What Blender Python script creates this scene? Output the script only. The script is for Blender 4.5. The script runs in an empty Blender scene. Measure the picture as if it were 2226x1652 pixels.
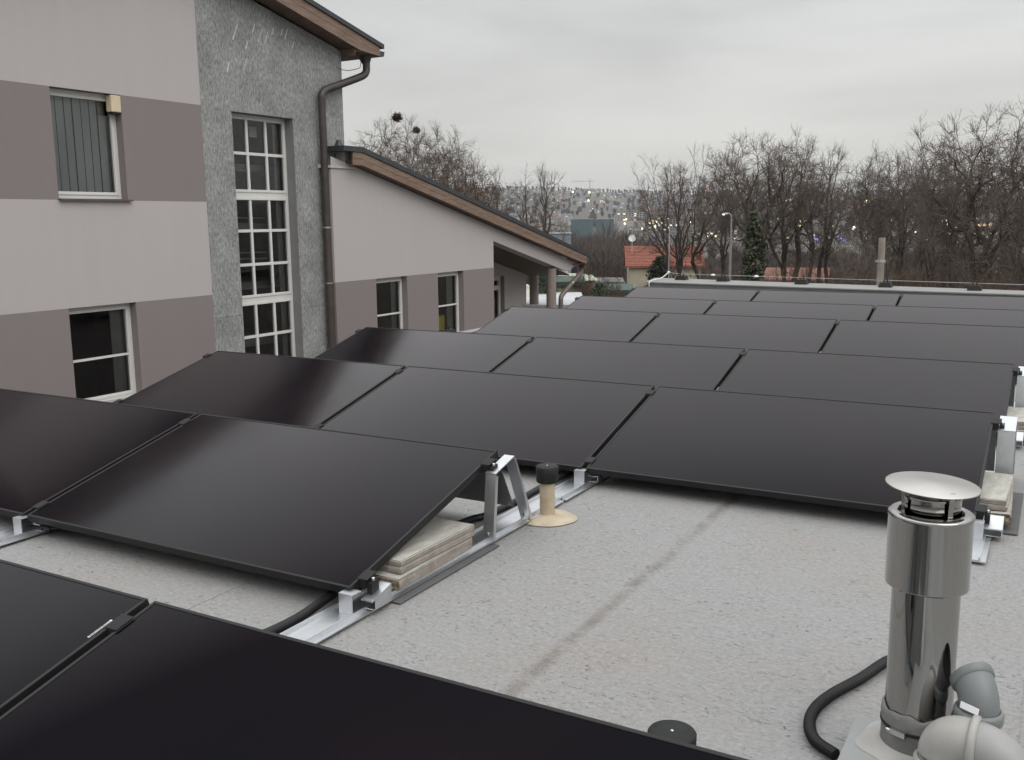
import bpy, bmesh, math, random
import numpy as np
from mathutils import Vector, Matrix, Quaternion
R_ = math.radians
scene = bpy.context.scene
COL = scene.collection
random.seed(7); rng = np.random.default_rng(7)

# ------------------------------------------------------------------ camera
CAM = np.array([0.0, 0.0, 1.461])
FPX, CX, CY = 2084.2, 1113.0, 826.0           # focal length in pixels of a 2226 x 1652 picture
yaw, pit, rol = R_(29.649), R_(9.496), R_(-0.615)
fw = np.array([-math.sin(yaw)*math.cos(pit), math.cos(yaw)*math.cos(pit), -math.sin(pit)])
r0 = np.array([math.cos(yaw), math.sin(yaw), 0.0]); u0 = np.cross(r0, fw)
rt = r0*math.cos(rol)+u0*math.sin(rol); up = -r0*math.sin(rol)+u0*math.cos(rol)
cd = bpy.data.cameras.new('camera'); cam = bpy.data.objects.new('camera', cd); COL.objects.link(cam)
cd.sensor_width = 36; cd.lens = 36*FPX/2226; cd.clip_start = 0.05; cd.clip_end = 20000
cam.matrix_world = Matrix(((rt[0], up[0], -fw[0], CAM[0]), (rt[1], up[1], -fw[1], CAM[1]), (rt[2], up[2], -fw[2], CAM[2]), (0, 0, 0, 1)))
scene.camera = cam
def at(px, py, D):
    """a point seen in that direction, D metres away over the ground"""
    d = fw+rt*(px-CX)/FPX-up*(py-CY)/FPX
    return CAM+d*(D/math.hypot(d[0], d[1]))

# ------------------------------------------------------------------ light
SUN_EL, SUN_AZ = R_(42), R_(118)
w = bpy.data.worlds.new('World'); scene.world = w; w.use_nodes = True
nt = w.node_tree; nt.nodes.clear(); N = nt.nodes.new; Lk = nt.links.new
out = N('ShaderNodeOutputWorld'); bg = N('ShaderNodeBackground'); bg.inputs['Strength'].default_value = 0.1
sky = N('ShaderNodeTexSky'); sky.sky_type = 'NISHITA'; sky.sun_disc = False
sky.sun_elevation = SUN_EL; sky.sun_rotation = SUN_AZ; sky.air_density = 1; sky.dust_density = 3
tc = N('ShaderNodeTexCoord'); sep = N('ShaderNodeSeparateXYZ'); Lk(tc.outputs['Generated'], sep.inputs[0])
# overcast: brightness rises towards the zenith, soft cloud banks
rise = N('ShaderNodeMapRange'); rise.inputs[1].default_value = 0.27; rise.inputs[2].default_value = 1; rise.inputs[3].default_value = 7.0; rise.inputs[4].default_value = 22.0
Lk(sep.outputs['Z'], rise.inputs[0])
mp = N('ShaderNodeMapping'); mp.inputs['Scale'].default_value = (1.0, 1.0, 5.0); Lk(tc.outputs['Generated'], mp.inputs[0])
n1 = N('ShaderNodeTexNoise'); n1.inputs['Scale'].default_value = 2.1; n1.inputs['Detail'].default_value = 6; n1.inputs['Roughness'].default_value = 0.48; n1.inputs['Distortion'].default_value = 0.3
Lk(mp.outputs[0], n1.inputs['Vector'])
cr = N('ShaderNodeMapRange'); cr.inputs[1].default_value = 0.3; cr.inputs[2].default_value = 0.7; cr.inputs[3].default_value = 0.83; cr.inputs[4].default_value = 1.15
Lk(n1.outputs['Fac'], cr.inputs[0])
hz = N('ShaderNodeMapRange'); hz.inputs[1].default_value = 0.0; hz.inputs[2].default_value = 0.32; hz.inputs[3].default_value = 0.96; hz.inputs[4].default_value = 1.05; Lk(sep.outputs['Z'], hz.inputs[0])
m1 = N('ShaderNodeMath'); m1.operation = 'MULTIPLY'; Lk(rise.outputs[0], m1.inputs[0]); Lk(cr.outputs[0], m1.inputs[1])
m2 = N('ShaderNodeMath'); m2.operation = 'MULTIPLY'; Lk(m1.outputs[0], m2.inputs[0]); Lk(hz.outputs[0], m2.inputs[1])
tint = N('ShaderNodeMixRGB'); tint.inputs[1].default_value = (1.02, 0.995, 0.915, 1); tint.inputs[2].default_value = (0.975, 0.995, 1.0, 1)
tr = N('ShaderNodeMapRange'); tr.inputs[1].default_value = 0.0; tr.inputs[2].default_value = 0.25; Lk(sep.outputs['Z'], tr.inputs[0]); Lk(tr.outputs[0], tint.inputs[0])
cl = N('ShaderNodeMixRGB'); cl.blend_type = 'MULTIPLY'; cl.inputs[0].default_value = 1; Lk(m2.outputs[0], cl.inputs[1]); Lk(tint.outputs[0], cl.inputs[2])
mx = N('ShaderNodeMixRGB'); mx.inputs[0].default_value = 0.96; Lk(sky.outputs[0], mx.inputs[1]); Lk(cl.outputs[0], mx.inputs[2])
Lk(mx.outputs[0], bg.inputs['Color']); Lk(bg.outputs[0], out.inputs['Surface'])
sl = bpy.data.lights.new('sun', 'SUN'); sl.energy = 1.0; sl.angle = R_(50); sl.color = (1, 0.965, 0.92)
so = bpy.data.objects.new('sun', sl); COL.objects.link(so)
sd = Vector((math.sin(SUN_AZ)*math.cos(SUN_EL), math.cos(SUN_AZ)*math.cos(SUN_EL), math.sin(SUN_EL)))
so.rotation_euler = (-sd).to_track_quat('-Z', 'Y').to_euler()
scene.view_settings.view_transform = 'Standard'; scene.view_settings.look = 'None'
scene.view_settings.exposure = 0.0; scene.view_settings.gamma = 1; scene.view_settings.use_curve_mapping = False

# ------------------------------------------------------------------ materials
MATS = {}
def mat(name, col, rough=0.7, metal=0.0, var=0.12, scale=6.0, bump=0.0, bscale=40.0, col2=None, spec=0.5, coord='Object', stretch=None, emit=None, estr=0.0, detail=6):
    if name in MATS: return MATS[name]
    m = bpy.data.materials.new(name); m.use_nodes = True; t = m.node_tree; b = t.nodes['Principled BSDF']
    b.inputs['Roughness'].default_value = rough; b.inputs['Metallic'].default_value = metal; b.inputs['Specular IOR Level'].default_value = spec
    tcn = t.nodes.new('ShaderNodeTexCoord'); src = tcn.outputs[coord]
    if stretch:
        mpn = t.nodes.new('ShaderNodeMapping'); mpn.inputs['Scale'].default_value = stretch; t.links.new(src, mpn.inputs[0]); src = mpn.outputs[0]
    nz = t.nodes.new('ShaderNodeTexNoise'); nz.inputs['Scale'].default_value = scale; nz.inputs['Detail'].default_value = detail; t.links.new(src, nz.inputs['Vector'])
    mr = t.nodes.new('ShaderNodeMapRange'); mr.inputs[1].default_value = 0.3; mr.inputs[2].default_value = 0.7; t.links.new(nz.outputs['Fac'], mr.inputs[0])
    mixn = t.nodes.new('ShaderNodeMixRGB'); c2 = col2 or tuple(c*(1-var) for c in col)
    c1 = col if col2 else tuple(min(1, c*(1+var)) for c in col)
    mixn.inputs[1].default_value = (*c2, 1); mixn.inputs[2].default_value = (*c1, 1)
    t.links.new(mr.outputs[0], mixn.inputs[0]); t.links.new(mixn.outputs[0], b.inputs['Base Color'])
    if bump:
        nb = t.nodes.new('ShaderNodeTexNoise'); nb.inputs['Scale'].default_value = bscale; nb.inputs['Detail'].default_value = 4; t.links.new(src, nb.inputs['Vector'])
        bp = t.nodes.new('ShaderNodeBump'); bp.inputs['Strength'].default_value = bump; bp.inputs['Distance'].default_value = 0.01
        t.links.new(nb.outputs['Fac'], bp.inputs['Height']); t.links.new(bp.outputs[0], b.inputs['Normal'])
    if emit: b.inputs['Emission Color'].default_value = (*emit, 1); b.inputs['Emission Strength'].default_value = estr
    MATS[name] = m; return m
def nodes(m): t = m.node_tree; return t, t.nodes['Principled BSDF'], t.nodes.new, t.links.new

# plaster
PL_L = mat('plaster_light', (0.435, 0.404, 0.398), 0.9, var=0.03, scale=1.2, bump=0.25, bscale=160)
PL_D = mat('plaster_mauve', (0.222, 0.189, 0.185), 0.9, var=0.035, scale=1.2, bump=0.25, bscale=160)
REV = PL_D
for PM, base in ((PL_L, (0.435, 0.404, 0.398)), (PL_D, (0.222, 0.189, 0.185))):
    t, b, NN, LL = nodes(PM); tcn = NN('ShaderNodeTexCoord')
    mpp = NN('ShaderNodeMapping'); mpp.inputs['Scale'].default_value = (6, 6, .35); LL(tcn.outputs['Object'], mpp.inputs[0])
    a1 = NN('ShaderNodeTexNoise'); a1.inputs['Scale'].default_value = 1.0; a1.inputs['Detail'].default_value = 6; LL(mpp.outputs[0], a1.inputs['Vector'])
    a2 = NN('ShaderNodeTexNoise'); a2.inputs['Scale'].default_value = 70; a2.inputs['Detail'].default_value = 4; LL(tcn.outputs['Object'], a2.inputs['Vector'])
    r1 = NN('ShaderNodeMapRange'); r1.inputs[1].default_value = .35; r1.inputs[2].default_value = .65; r1.inputs[3].default_value = .985; r1.inputs[4].default_value = 1.008; LL(a1.outputs['Fac'], r1.inputs[0])
    r2 = NN('ShaderNodeMapRange'); r2.inputs[1].default_value = .3; r2.inputs[2].default_value = .7; r2.inputs[3].default_value = .955; r2.inputs[4].default_value = 1.045; LL(a2.outputs['Fac'], r2.inputs[0])
    mm = NN('ShaderNodeMath'); mm.operation = 'MULTIPLY'; LL(r1.outputs[0], mm.inputs[0]); LL(r2.outputs[0], mm.inputs[1])
    cc = NN('ShaderNodeMixRGB'); cc.blend_type = 'MULTIPLY'; cc.inputs[0].default_value = 1; cc.inputs[1].default_value = (*base, 1); LL(mm.outputs[0], cc.inputs[2]); LL(cc.outputs[0], b.inputs['Base Color'])
# stone cladding: speckled grey granite
STONE = mat('granite', (0.30, 0.305, 0.30), 0.85, var=0.2, scale=18, bump=0.8, bscale=45, detail=10)
t, b, NN, LL = nodes(STONE)
tcn = NN('ShaderNodeTexCoord')
sp = NN('ShaderNodeTexNoise'); sp.inputs['Scale'].default_value = 34; sp.inputs['Detail'].default_value = 5; sp.inputs['Roughness'].default_value = 0.8; gmp = NN('ShaderNodeMapping'); gmp.inputs['Scale'].default_value = (1, 1, .38); LL(tcn.outputs['Object'], gmp.inputs[0]); LL(gmp.outputs[0], sp.inputs['Vector'])
spm = NN('ShaderNodeMapRange'); spm.inputs[1].default_value = 0.36; spm.inputs[2].default_value = 0.66; spm.inputs[3].default_value = 0.52; spm.inputs[4].default_value = 1.5; LL(sp.outputs['Fac'], spm.inputs[0])
big = NN('ShaderNodeTexNoise'); big.inputs['Scale'].default_value = 2.4; big.inputs['Detail'].default_value = 8; LL(tcn.outputs['Object'], big.inputs['Vector'])
bm_ = NN('ShaderNodeMapRange'); bm_.inputs[1].default_value = 0.3; bm_.inputs[2].default_value = 0.7; bm_.inputs[3].default_value = 0.80; bm_.inputs[4].default_value = 1.16; LL(big.outputs['Fac'], bm_.inputs[0])
mu = NN('ShaderNodeMath'); mu.operation = 'MULTIPLY'; LL(spm.outputs[0], mu.inputs[0]); LL(bm_.outputs[0], mu.inputs[1])
sc_ = NN('ShaderNodeMixRGB'); sc_.blend_type = 'MULTIPLY'; sc_.inputs[0].default_value = 1; sc_.inputs[1].default_value = (0.262, 0.268, 0.262, 1); LL(mu.outputs[0], sc_.inputs[2]); LL(sc_.outputs[0], b.inputs['Base Color'])
STONE_R = mat('granite_reveal', (0.215, 0.21, 0.208), 0.85, var=0.05, bump=0.2)
WHITE = mat('white_frame', (0.64, 0.63, 0.605), 0.4, var=0.03)
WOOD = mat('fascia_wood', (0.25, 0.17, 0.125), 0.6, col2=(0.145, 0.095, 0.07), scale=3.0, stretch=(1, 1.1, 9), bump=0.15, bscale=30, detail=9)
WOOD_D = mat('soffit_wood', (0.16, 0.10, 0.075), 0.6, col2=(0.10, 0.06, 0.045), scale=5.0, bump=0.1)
ROOFM = mat('roof_metal', (0.035, 0.04, 0.042), 0.45, var=0.15, scale=4)
GUT = mat('brown_metal', (0.046, 0.039, 0.036), 0.42, var=0.25, scale=5)
GUT_B = mat('brown_metal_lower', (0.062, 0.047, 0.041), 0.42, var=0.2, scale=5)
DARKROOM = mat('dark_interior', (0.055, 0.052, 0.045), 0.9, var=0.4, scale=1.5)
CURT = mat('curtain', (0.30, 0.30, 0.29), 0.9, var=0.1)
BLIND = mat('blind_fabric', (0.50, 0.52, 0.52), 0.9, var=0.12, scale=2)
YEL = mat('yellow_furniture', (0.8, 0.64, 0.12), 0.6, var=0.15)
ALU = mat('aluminium', (0.66, 0.67, 0.69), 0.38, 1.0, var=0.06, scale=14, bump=0.05, bscale=60)
STEEL = mat('stainless_steel', (0.36, 0.352, 0.34), 0.05, 1.0, var=0.06, scale=3, bump=0.04, bscale=5, stretch=(3, 3, .35))
STEEL_B = mat('brushed_steel', (0.47, 0.455, 0.435), 0.42, 1.0, var=0.1, scale=5, bump=0.02, bscale=20)
BOLT = mat('bolt_steel', (0.6, 0.6, 0.6), 0.3, 1.0, var=0.05)
BLACKP = mat('black_plastic', (0.012, 0.012, 0.012), 0.6, spec=.3, var=0.3, scale=20, bump=0.1)
HOSE = mat('black_hose', (0.010, 0.010, 0.011), 0.5, spec=.3, var=0.2, scale=20)
FRAME = mat('panel_frame', (0.012, 0.012, 0.012), 0.5, 0.0, var=0.1, scale=8, spec=0.3)
BEIGE = mat('beige_pvc', (0.46, 0.39, 0.285), 0.6, col2=(0.34, 0.27, 0.19), scale=14, bump=0.1)
GPVC = mat('grey_pvc', (0.155, 0.167, 0.167), 0.42, var=0.08, scale=8)
GPVC_L = mat('weathered_pvc', (0.38, 0.365, 0.34), 0.45, col2=(0.26, 0.25, 0.235), scale=5, bump=0.05)
MEMB = mat('grey_membrane_collar', (0.23, 0.295, 0.285), 0.8, var=0.15, scale=10, bump=0.3, bscale=25)
MAT_ = mat('rubber_mat', (0.085, 0.083, 0.086), 0.75, var=0.12, scale=12, bump=0.2)
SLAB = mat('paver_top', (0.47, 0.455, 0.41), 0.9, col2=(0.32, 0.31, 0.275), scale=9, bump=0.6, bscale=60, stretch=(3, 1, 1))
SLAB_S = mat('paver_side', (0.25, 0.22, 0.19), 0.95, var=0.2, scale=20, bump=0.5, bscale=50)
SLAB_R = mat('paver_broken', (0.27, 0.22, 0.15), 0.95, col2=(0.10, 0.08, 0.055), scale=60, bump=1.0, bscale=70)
COPING = mat('coping_metal', (0.21, 0.207, 0.20), 0.55, 0.1, var=0.12, scale=3, bump=0.05)
PARA = mat('parapet_membrane', (0.15, 0.153, 0.157), 0.8, var=0.1, scale=4, bump=0.2)
CONC = mat('pole_concrete', (0.35, 0.29, 0.235), 0.9, var=0.15, scale=5, bump=0.3, bscale=30)
GALV = mat('galvanised', (0.42, 0.44, 0.46), 0.5, 0.6, var=0.1)
TERR = mat('roof_render', (0.42, 0.43, 0.44), 0.9, var=0.12, scale=3)
CREAM = mat('cream_render', (0.33, 0.30, 0.225), 0.9, var=0.15, scale=0.8)
TILE_R = mat('red_tile', (0.27, 0.088, 0.058), 0.85, col2=(0.165, 0.06, 0.042), scale=2.5, bump=0.4, bscale=8)
BARK = mat('bark', (0.075, 0.06, 0.05), 0.9, var=0.3, scale=5)
TWIG = mat('twigs', (0.12, 0.092, 0.076), 0.9, var=0.25, scale=2)
BARK_B = mat('bark_brown', (0.10, 0.068, 0.05), 0.9, var=0.3, scale=5)
DRYL = mat('dry_leaves', (0.13, 0.075, 0.04), 0.9, var=0.3, scale=2)
EVER = mat('evergreen', (0.035, 0.055, 0.028), 0.8, var=0.45, scale=2)
IVY = mat('ivy', (0.062, 0.066, 0.038), 0.7, var=0.5, scale=3)
GROUND = mat('ground_earth', (0.065, 0.06, 0.045), 1, var=0.35, scale=0.05)
NEST = mat('nest_sticks', (0.055, 0.035, 0.025), 1, var=0.3)

# solar glass: black, textured anti-reflective glass with a faint purple cast
GLASS = mat('solar_glass', (0.004, 0.004, 0.005), 0.1, var=0.25, scale=1.3, spec=0.64)
t, b, NN, LL = nodes(GLASS); b.inputs['Specular Tint'].default_value = (1, .955, .965, 1)
tcn = NN('ShaderNodeTexCoord')
g1 = NN('ShaderNodeTexNoise'); g1.inputs['Scale'].default_value = 0.9; g1.inputs['Detail'].default_value = 2; LL(tcn.outputs['Object'], g1.inputs['Vector'])
g2 = NN('ShaderNodeMapRange'); g2.inputs[1].default_value = 0.35; g2.inputs[2].default_value = 0.72; LL(g1.outputs['Fac'], g2.inputs[0])
gc = NN('ShaderNodeMixRGB'); gc.inputs[1].default_value = (0.0035, 0.0035, 0.0055, 1); gc.inputs[2].default_value = (0.0068, 0.0042, 0.0060, 1); LL(g2.outputs[0], gc.inputs[0]); LL(gc.outputs[0], b.inputs['Base Color'])
g3 = NN('ShaderNodeTexNoise'); g3.inputs['Scale'].default_value = 2.3; g3.inputs['Detail'].default_value = 8; LL(tcn.outputs['Object'], g3.inputs['Vector'])
g4 = NN('ShaderNodeMapRange'); g4.inputs[1].default_value = 0.3; g4.inputs[2].default_value = 0.75; g4.inputs[3].default_value = 0.085; g4.inputs[4].default_value = 0.13; LL(g3.outputs['Fac'], g4.inputs[0])
# anti-reflective glass: almost no reflection face on, strong at grazing angles
gf = NN('ShaderNodeFresnel'); gf.inputs[0].default_value = 1.5
ga = NN('ShaderNodeMath'); ga.operation = 'SUBTRACT'; ga.inputs[1].default_value = 0.071; LL(gf.outputs[0], ga.inputs[0])
gb = NN('ShaderNodeMath'); gb.operation = 'MULTIPLY'; gb.inputs[1].default_value = 1.33; LL(ga.outputs[0], gb.inputs[0])
gm_ = NN('ShaderNodeMath'); gm_.operation = 'MAXIMUM'; gm_.inputs[1].default_value = 0.004; gm_.use_clamp = True; LL(gb.outputs[0], gm_.inputs[0])
gd = NN('ShaderNodeBsdfDiffuse'); LL(gc.outputs[0], gd.inputs[0]); gg = NN('ShaderNodeBsdfGlossy'); gg.inputs[0].default_value = (1, .958, .962, 1); LL(g4.outputs[0], gg.inputs['Roughness'])
gx = NN('ShaderNodeMixShader'); LL(gm_.outputs[0], gx.inputs[0]); LL(gd.outputs[0], gx.inputs[1]); LL(gg.outputs[0], gx.inputs[2]); LL(gx.outputs[0], t.nodes['Material Output'].inputs['Surface'])

# window glass: reflective, lets the dark room show
WGL = bpy.data.materials.new('window_glass'); WGL.use_nodes = True; t = WGL.node_tree; t.nodes.clear()
o_ = t.nodes.new('ShaderNodeOutputMaterial'); ms = t.nodes.new('ShaderNodeMixShader'); tp = t.nodes.new('ShaderNodeBsdfTransparent'); gl = t.nodes.new('ShaderNodeBsdfGlossy'); fr = t.nodes.new('ShaderNodeFresnel')
tp.inputs[0].default_value = (0.80, 0.82, 0.81, 1); gl.inputs['Roughness'].default_value = 0.015; fr.inputs[0].default_value = 1.75
t.links.new(fr.outputs[0], ms.inputs[0]); t.links.new(tp.outputs[0], ms.inputs[1]); t.links.new(gl.outputs[0], ms.inputs[2]); t.links.new(ms.outputs[0], o_.inputs[0])

# roof membrane
ROOF = mat('roof_membrane', (0.36, 0.355, 0.345), 0.72, var=0.06, scale=1.5)
t, b, NN, LL = nodes(ROOF)
tcn = NN('ShaderNodeTexCoord'); P = tcn.outputs['Object']
def noise(scale, det=5, rough=0.55, vec=P, dist=0.0):
    n = NN('ShaderNodeTexNoise'); n.inputs['Scale'].default_value = scale; n.inputs['Detail'].default_value = det; n.inputs['Roughness'].default_value = rough; n.inputs['Distortion'].default_value = dist; LL(vec, n.inputs['Vector']); return n.outputs['Fac']
def rng_(v, a, b_, c, d):
    n = NN('ShaderNodeMapRange'); n.inputs[1].default_value = a; n.inputs[2].default_value = b_; n.inputs[3].default_value = c; n.inputs[4].default_value = d; LL(v, n.inputs[0]); return n.outputs[0]
def mul(a, b_, op='MULTIPLY'):
    n = NN('ShaderNodeMath'); n.operation = op
    for i, v in ((0, a), (1, b_)):
        if isinstance(v, (int, float)): n.inputs[i].default_value = v
        else: LL(v, n.inputs[i])
    return n.outputs[0]
def mixc(f, a, b_, mode='MIX'):
    n = NN('ShaderNodeMixRGB'); n.blend_type = mode
    if isinstance(f, (int, float)): n.inputs[0].default_value = f
    else: LL(f, n.inputs[0])
    for i, v in ((1, a), (2, b_)):
        if isinstance(v, tuple): n.inputs[i].default_value = (*v, 1)
        else: LL(v, n.inputs[i])
    return n.outputs[0]
patch = rng_(noise(1.1, 4), 0.42, 0.62, 0, 1)
pink = rng_(noise(1.3, 5, 0.6), 0.42, 0.66, 0, 1)
fine = noise(60, 6, 0.7)
mid = noise(16, 6, 0.7)
c = mixc(pink, (0.282, 0.284, 0.282), (0.286, 0.260, 0.246))
c = mixc(rng_(noise(0.55, 3), 0.4, 0.65, 0, 0.6), c, (0.275, 0.28, 0.278))
c = mixc(rng_(mid, 0.35, 0.7, 0.0, 0.1), c, (0.265, 0.256, 0.245))
c = mixc(rng_(fine, 0.3, 0.75, 0.0, 0.6), c, (0.185, 0.18, 0.172))
# little wrinkles and cracks in patches
mpw = NN('ShaderNodeMapping'); mpw.inputs['Scale'].default_value = (1.0, 2.3, 1); mpw.inputs['Rotation'].default_value = (0, 0, 0.35); LL(P, mpw.inputs[0])
wr = noise(38, 3, 0.6, mpw.outputs[0], 1.2)
wr_line = rng_(wr, 0.30, 0.365, 1.0, 0.0)
pm = rng_(noise(3.3, 6, 0.7), 0.42, 0.66, 0.05, 1)
crk = mul(wr_line, pm)
c = mixc(mul(crk, 0.9), c, (0.075, 0.07, 0.062))
spk = noise(52, 2, 0.6); c = mixc(rng_(spk, 0.30, 0.48, 0.22, 0.0), c, (0.16, 0.155, 0.147)); c = mixc(rng_(spk, 0.5, 0.72, 0.0, 0.24), c, (0.42, 0.415, 0.405))
sp1 = rng_(noise(120, 2, 0.5), 0.70, 0.76, 0, 0.7)
c = mixc(sp1, c, (0.09, 0.08, 0.075))
lt = rng_(noise(150, 2, 0.5), 0.72, 0.78, 0, 0.6); c = mixc(lt, c, (0.55, 0.54, 0.53))
# dirt streak along the seam near x = -1.4
sx = NN('ShaderNodeSeparateXYZ'); LL(P, sx.inputs[0])
dxs = mul(mul(sx.outputs[0], 1.40, 'ADD'), rng_(noise(2.5, 4), 0, 1, -0.02, 0.02), 'ADD')
ad = NN('ShaderNodeMath'); ad.operation = 'ABSOLUTE'; LL(dxs, ad.inputs[0])
sp2 = rng_(noise(28, 3, 0.6), 0.66, 0.74, 0, 0.55); c = mixc(sp2, c, (0.11, 0.103, 0.093))
st = mul(rng_(ad.outputs[0], 0.008, 0.04, 1, 0), rng_(noise(9, 6, 0.8), 0.38, 0.62, 0.05, 0.9))
c = mixc(mul(st, 0.9), c, (0.13, 0.11, 0.092))
LL(c, b.inputs['Base Color'])
h = mul(mul(wr, 0.35), mul(crk, 0.5), 'SUBTRACT'); h = mul(h, mul(fine, 0.25), 'ADD'); h = mul(h, mul(mid, 0.06), 'ADD')
bp = NN('ShaderNodeBump'); bp.inputs['Strength'].default_value = 0.9; bp.inputs['Distance'].default_value = 0.02; LL(h, bp.inputs['Height']); LL(bp.outputs[0], b.inputs['Normal'])
LL(rng_(mid, 0.3, 0.7, 0.6, 0.85), b.inputs['Roughness'])

# ------------------------------------------------------------------ mesh helpers
class MB:
    """collects shapes, builds ONE mesh object"""
    def __init__(s): s.v = []; s.f = []; s.m = []; s.mats = []; s.sm = []
    def mi(s, m):
        if m not in s.mats: s.mats.append(m)
        return s.mats.index(m)
    def add(s, vs, fs, m, smooth=False):
        o = len(s.v); s.v += [tuple(v) for v in vs]; k = s.mi(m)
        for f in fs: s.f.append(tuple(i+o for i in f)); s.m.append(k); s.sm.append(smooth)
        return s
    def box(s, x0, x1, y0, y1, z0, z1, m):
        return s.add([(x0,y0,z0),(x1,y0,z0),(x1,y1,z0),(x0,y1,z0),(x0,y0,z1),(x1,y0,z1),(x1,y1,z1),(x0,y1,z1)],
                     [(0,3,2,1),(4,5,6,7),(0,1,5,4),(1,2,6,5),(2,3,7,6),(3,0,4,7)], m)
    def hexa(s, P8, m): return s.add(P8, [(0,3,2,1),(4,5,6,7),(0,1,5,4),(1,2,6,5),(2,3,7,6),(3,0,4,7)], m)
    def prism(s, poly, axis, a, b, m):
        """poly: list of 2D points; extruded along axis from a to b"""
        def P(p, h):
            return {'x': (h, p[0], p[1]), 'y': (p[0], h, p[1]), 'z': (p[0], p[1], h)}[axis]
        n = len(poly); vs = [P(p, a) for p in poly]+[P(p, b) for p in poly]
        fs = [tuple(range(n))[::-1], tuple(range(n, 2*n))]+[(i, (i+1) % n, n+(i+1) % n, n+i) for i in range(n)]
        return s.add(vs, fs, m)
    def tube(s, pts, rad, m, k=12, smooth=True, cap=True):
        pts = [Vector(p) for p in pts]; n = len(pts); rad = rad if hasattr(rad, '__len__') else [rad]*n
        vs = []; prev = None
        for i, p in enumerate(pts):
            d = (pts[min(i+1, n-1)]-pts[max(i-1, 0)]).normalized()
            a = prev if prev is not None else (Vector((0, 0, 1)) if abs(d.z) < 0.9 else Vector((1, 0, 0)))
            a = (a-d*a.dot(d)).normalized(); prev = a; bb = d.cross(a)
            vs += [p+(a*math.cos(2*math.pi*j/k)+bb*math.sin(2*math.pi*j/k))*rad[i] for j in range(k)]
        fs = [(i*k+j, i*k+(j+1) % k, (i+1)*k+(j+1) % k, (i+1)*k+j) for i in range(n-1) for j in range(k)]
        s.add(vs, fs, m, smooth)
        if cap: s.add(vs[:k], [tuple(range(k))[::-1]], m); s.add(vs[-k:], [tuple(range(k))], m)
        return s
    def lathe(s, prof, m, c=(0, 0, 0), k=48, smooth=True):
        vs = [(c[0]+r*math.cos(2*math.pi*j/k), c[1]+r*math.sin(2*math.pi*j/k), c[2]+z) for r, z in prof for j in range(k)]
        fs = [(i*k+j, i*k+(j+1) % k, (i+1)*k+(j+1) % k, (i+1)*k+j) for i in range(len(prof)-1) for j in range(k)]
        return s.add(vs, fs, m, smooth)
    def mesh(s, name):
        me = bpy.data.meshes.new(name); me.from_pydata(s.v, [], s.f)
        for m in s.mats: me.materials.append(m)
        me.polygons.foreach_set('material_index', s.m); me.polygons.foreach_set('use_smooth', s.sm); me.update(); return me
    def build(s, name, parent=None, bevel=0):
        me = s.mesh(name)
        if bevel:
            bm = bmesh.new(); bm.from_mesh(me); bmesh.ops.remove_doubles(bm, verts=bm.verts, dist=1e-5)
            es = [e for e in bm.edges if len(e.link_faces) == 2 and e.calc_face_angle(0) > 0.6]
            bmesh.ops.bevel(bm, geom=es, offset=bevel, segments=2, profile=0.6, affect='EDGES'); bm.to_mesh(me); bm.free()
        return link(name, me, parent)
def link(name, me, parent=None):
    o = bpy.data.objects.new(name, me); COL.objects.link(o)
    if parent: o.parent = parent
    return o
def tag(o, label=None, cat=None, group=None, kind=None):
    if label: o['label'] = label
    if cat: o['category'] = cat
    if group: o['group'] = group
    if kind: o['kind'] = kind
    return o
def empty(name, loc=(0, 0, 0), label=None, cat=None, group=None):
    o = bpy.data.objects.new(name, None); COL.objects.link(o); o.location = loc; o.empty_display_size = 0.2
    return tag(o, label, cat, group)
def copy_tree(o, parent=None):
    c = o.copy(); COL.objects.link(c)
    if parent: c.parent = parent
    for ch in list(CH.get(o.name, [])): pass
    for ch in [x for x in o.children]: copy_tree(ch, c)
    return c
CH = {}

def lathe_obj(name, prof, m, parent=None, c=(0, 0, 0), k=48): return MB().lathe(prof, m, c, k).build(name, parent)
def bezier(pts, n=10):
    """Catmull-Rom through the points"""
    P = [Vector(p) for p in pts]; P = [2*P[0]-P[1]]+P+[2*P[-1]-P[-2]]; out = []
    for i in range(1, len(P)-2):
        for j in range(n):
            t_ = j/n; a, b_, c_, d = P[i-1:i+3]
            out.append(0.5*((2*b_)+(c_-a)*t_+(2*a-5*b_+4*c_-d)*t_*t_+(3*b_-a-3*c_+d)*t_**3))
    return out+[P[-2]]

# ------------------------------------------------------------------ terrain
_rd = [0, 22, 60, 150, 500, 900, 1400, 2300, 3200, 3900, 9000]
_rz = [-4.3, -4.6, -7.5, -12, -26, -30, -22, 25, 1, 1, -60]
def gh(x, y):
    d = math.hypot(x, y); az = math.degrees(math.atan2(x, y))
    top = np.interp(az, [-60, -30, -22, -5, 20], [96, 96, 80, 66, 66])
    z = np.interp(d, _rd, [-4.3, -4.6, -7.5, -12, -26, -30, -24, top*0.36, top, top*0.6, 0])
    if d > 1500: z += 6*math.sin(x*0.004+1)*math.sin(y*0.003)*min(1, (d-1500)/800)
    return float(z)
def make_ground():
    azs = np.radians(np.arange(-180, 181, 3.0)); ds = [0, 6, 12, 22, 30, 40, 60, 90, 120, 150, 200, 300, 400, 500, 700, 900, 1150, 1400, 1700, 2000, 2300, 2600, 2900, 3200, 3500, 3900, 5000, 7000, 9000]
    vs = [(d*math.sin(a), d*math.cos(a), gh(d*math.sin(a), d*math.cos(a))) for d in ds for a in azs]
    k = len(azs); fs = [(i*k+j, i*k+j+1, (i+1)*k+j+1, (i+1)*k+j) for i in range(len(ds)-1) for j in range(k-1)]
    o = MB().add(vs, fs, GROUND, True).build('ground'); return tag(o, 'earth and winter grass sloping down to the valley and up to the far hill', kind='structure')
make_ground()

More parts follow.
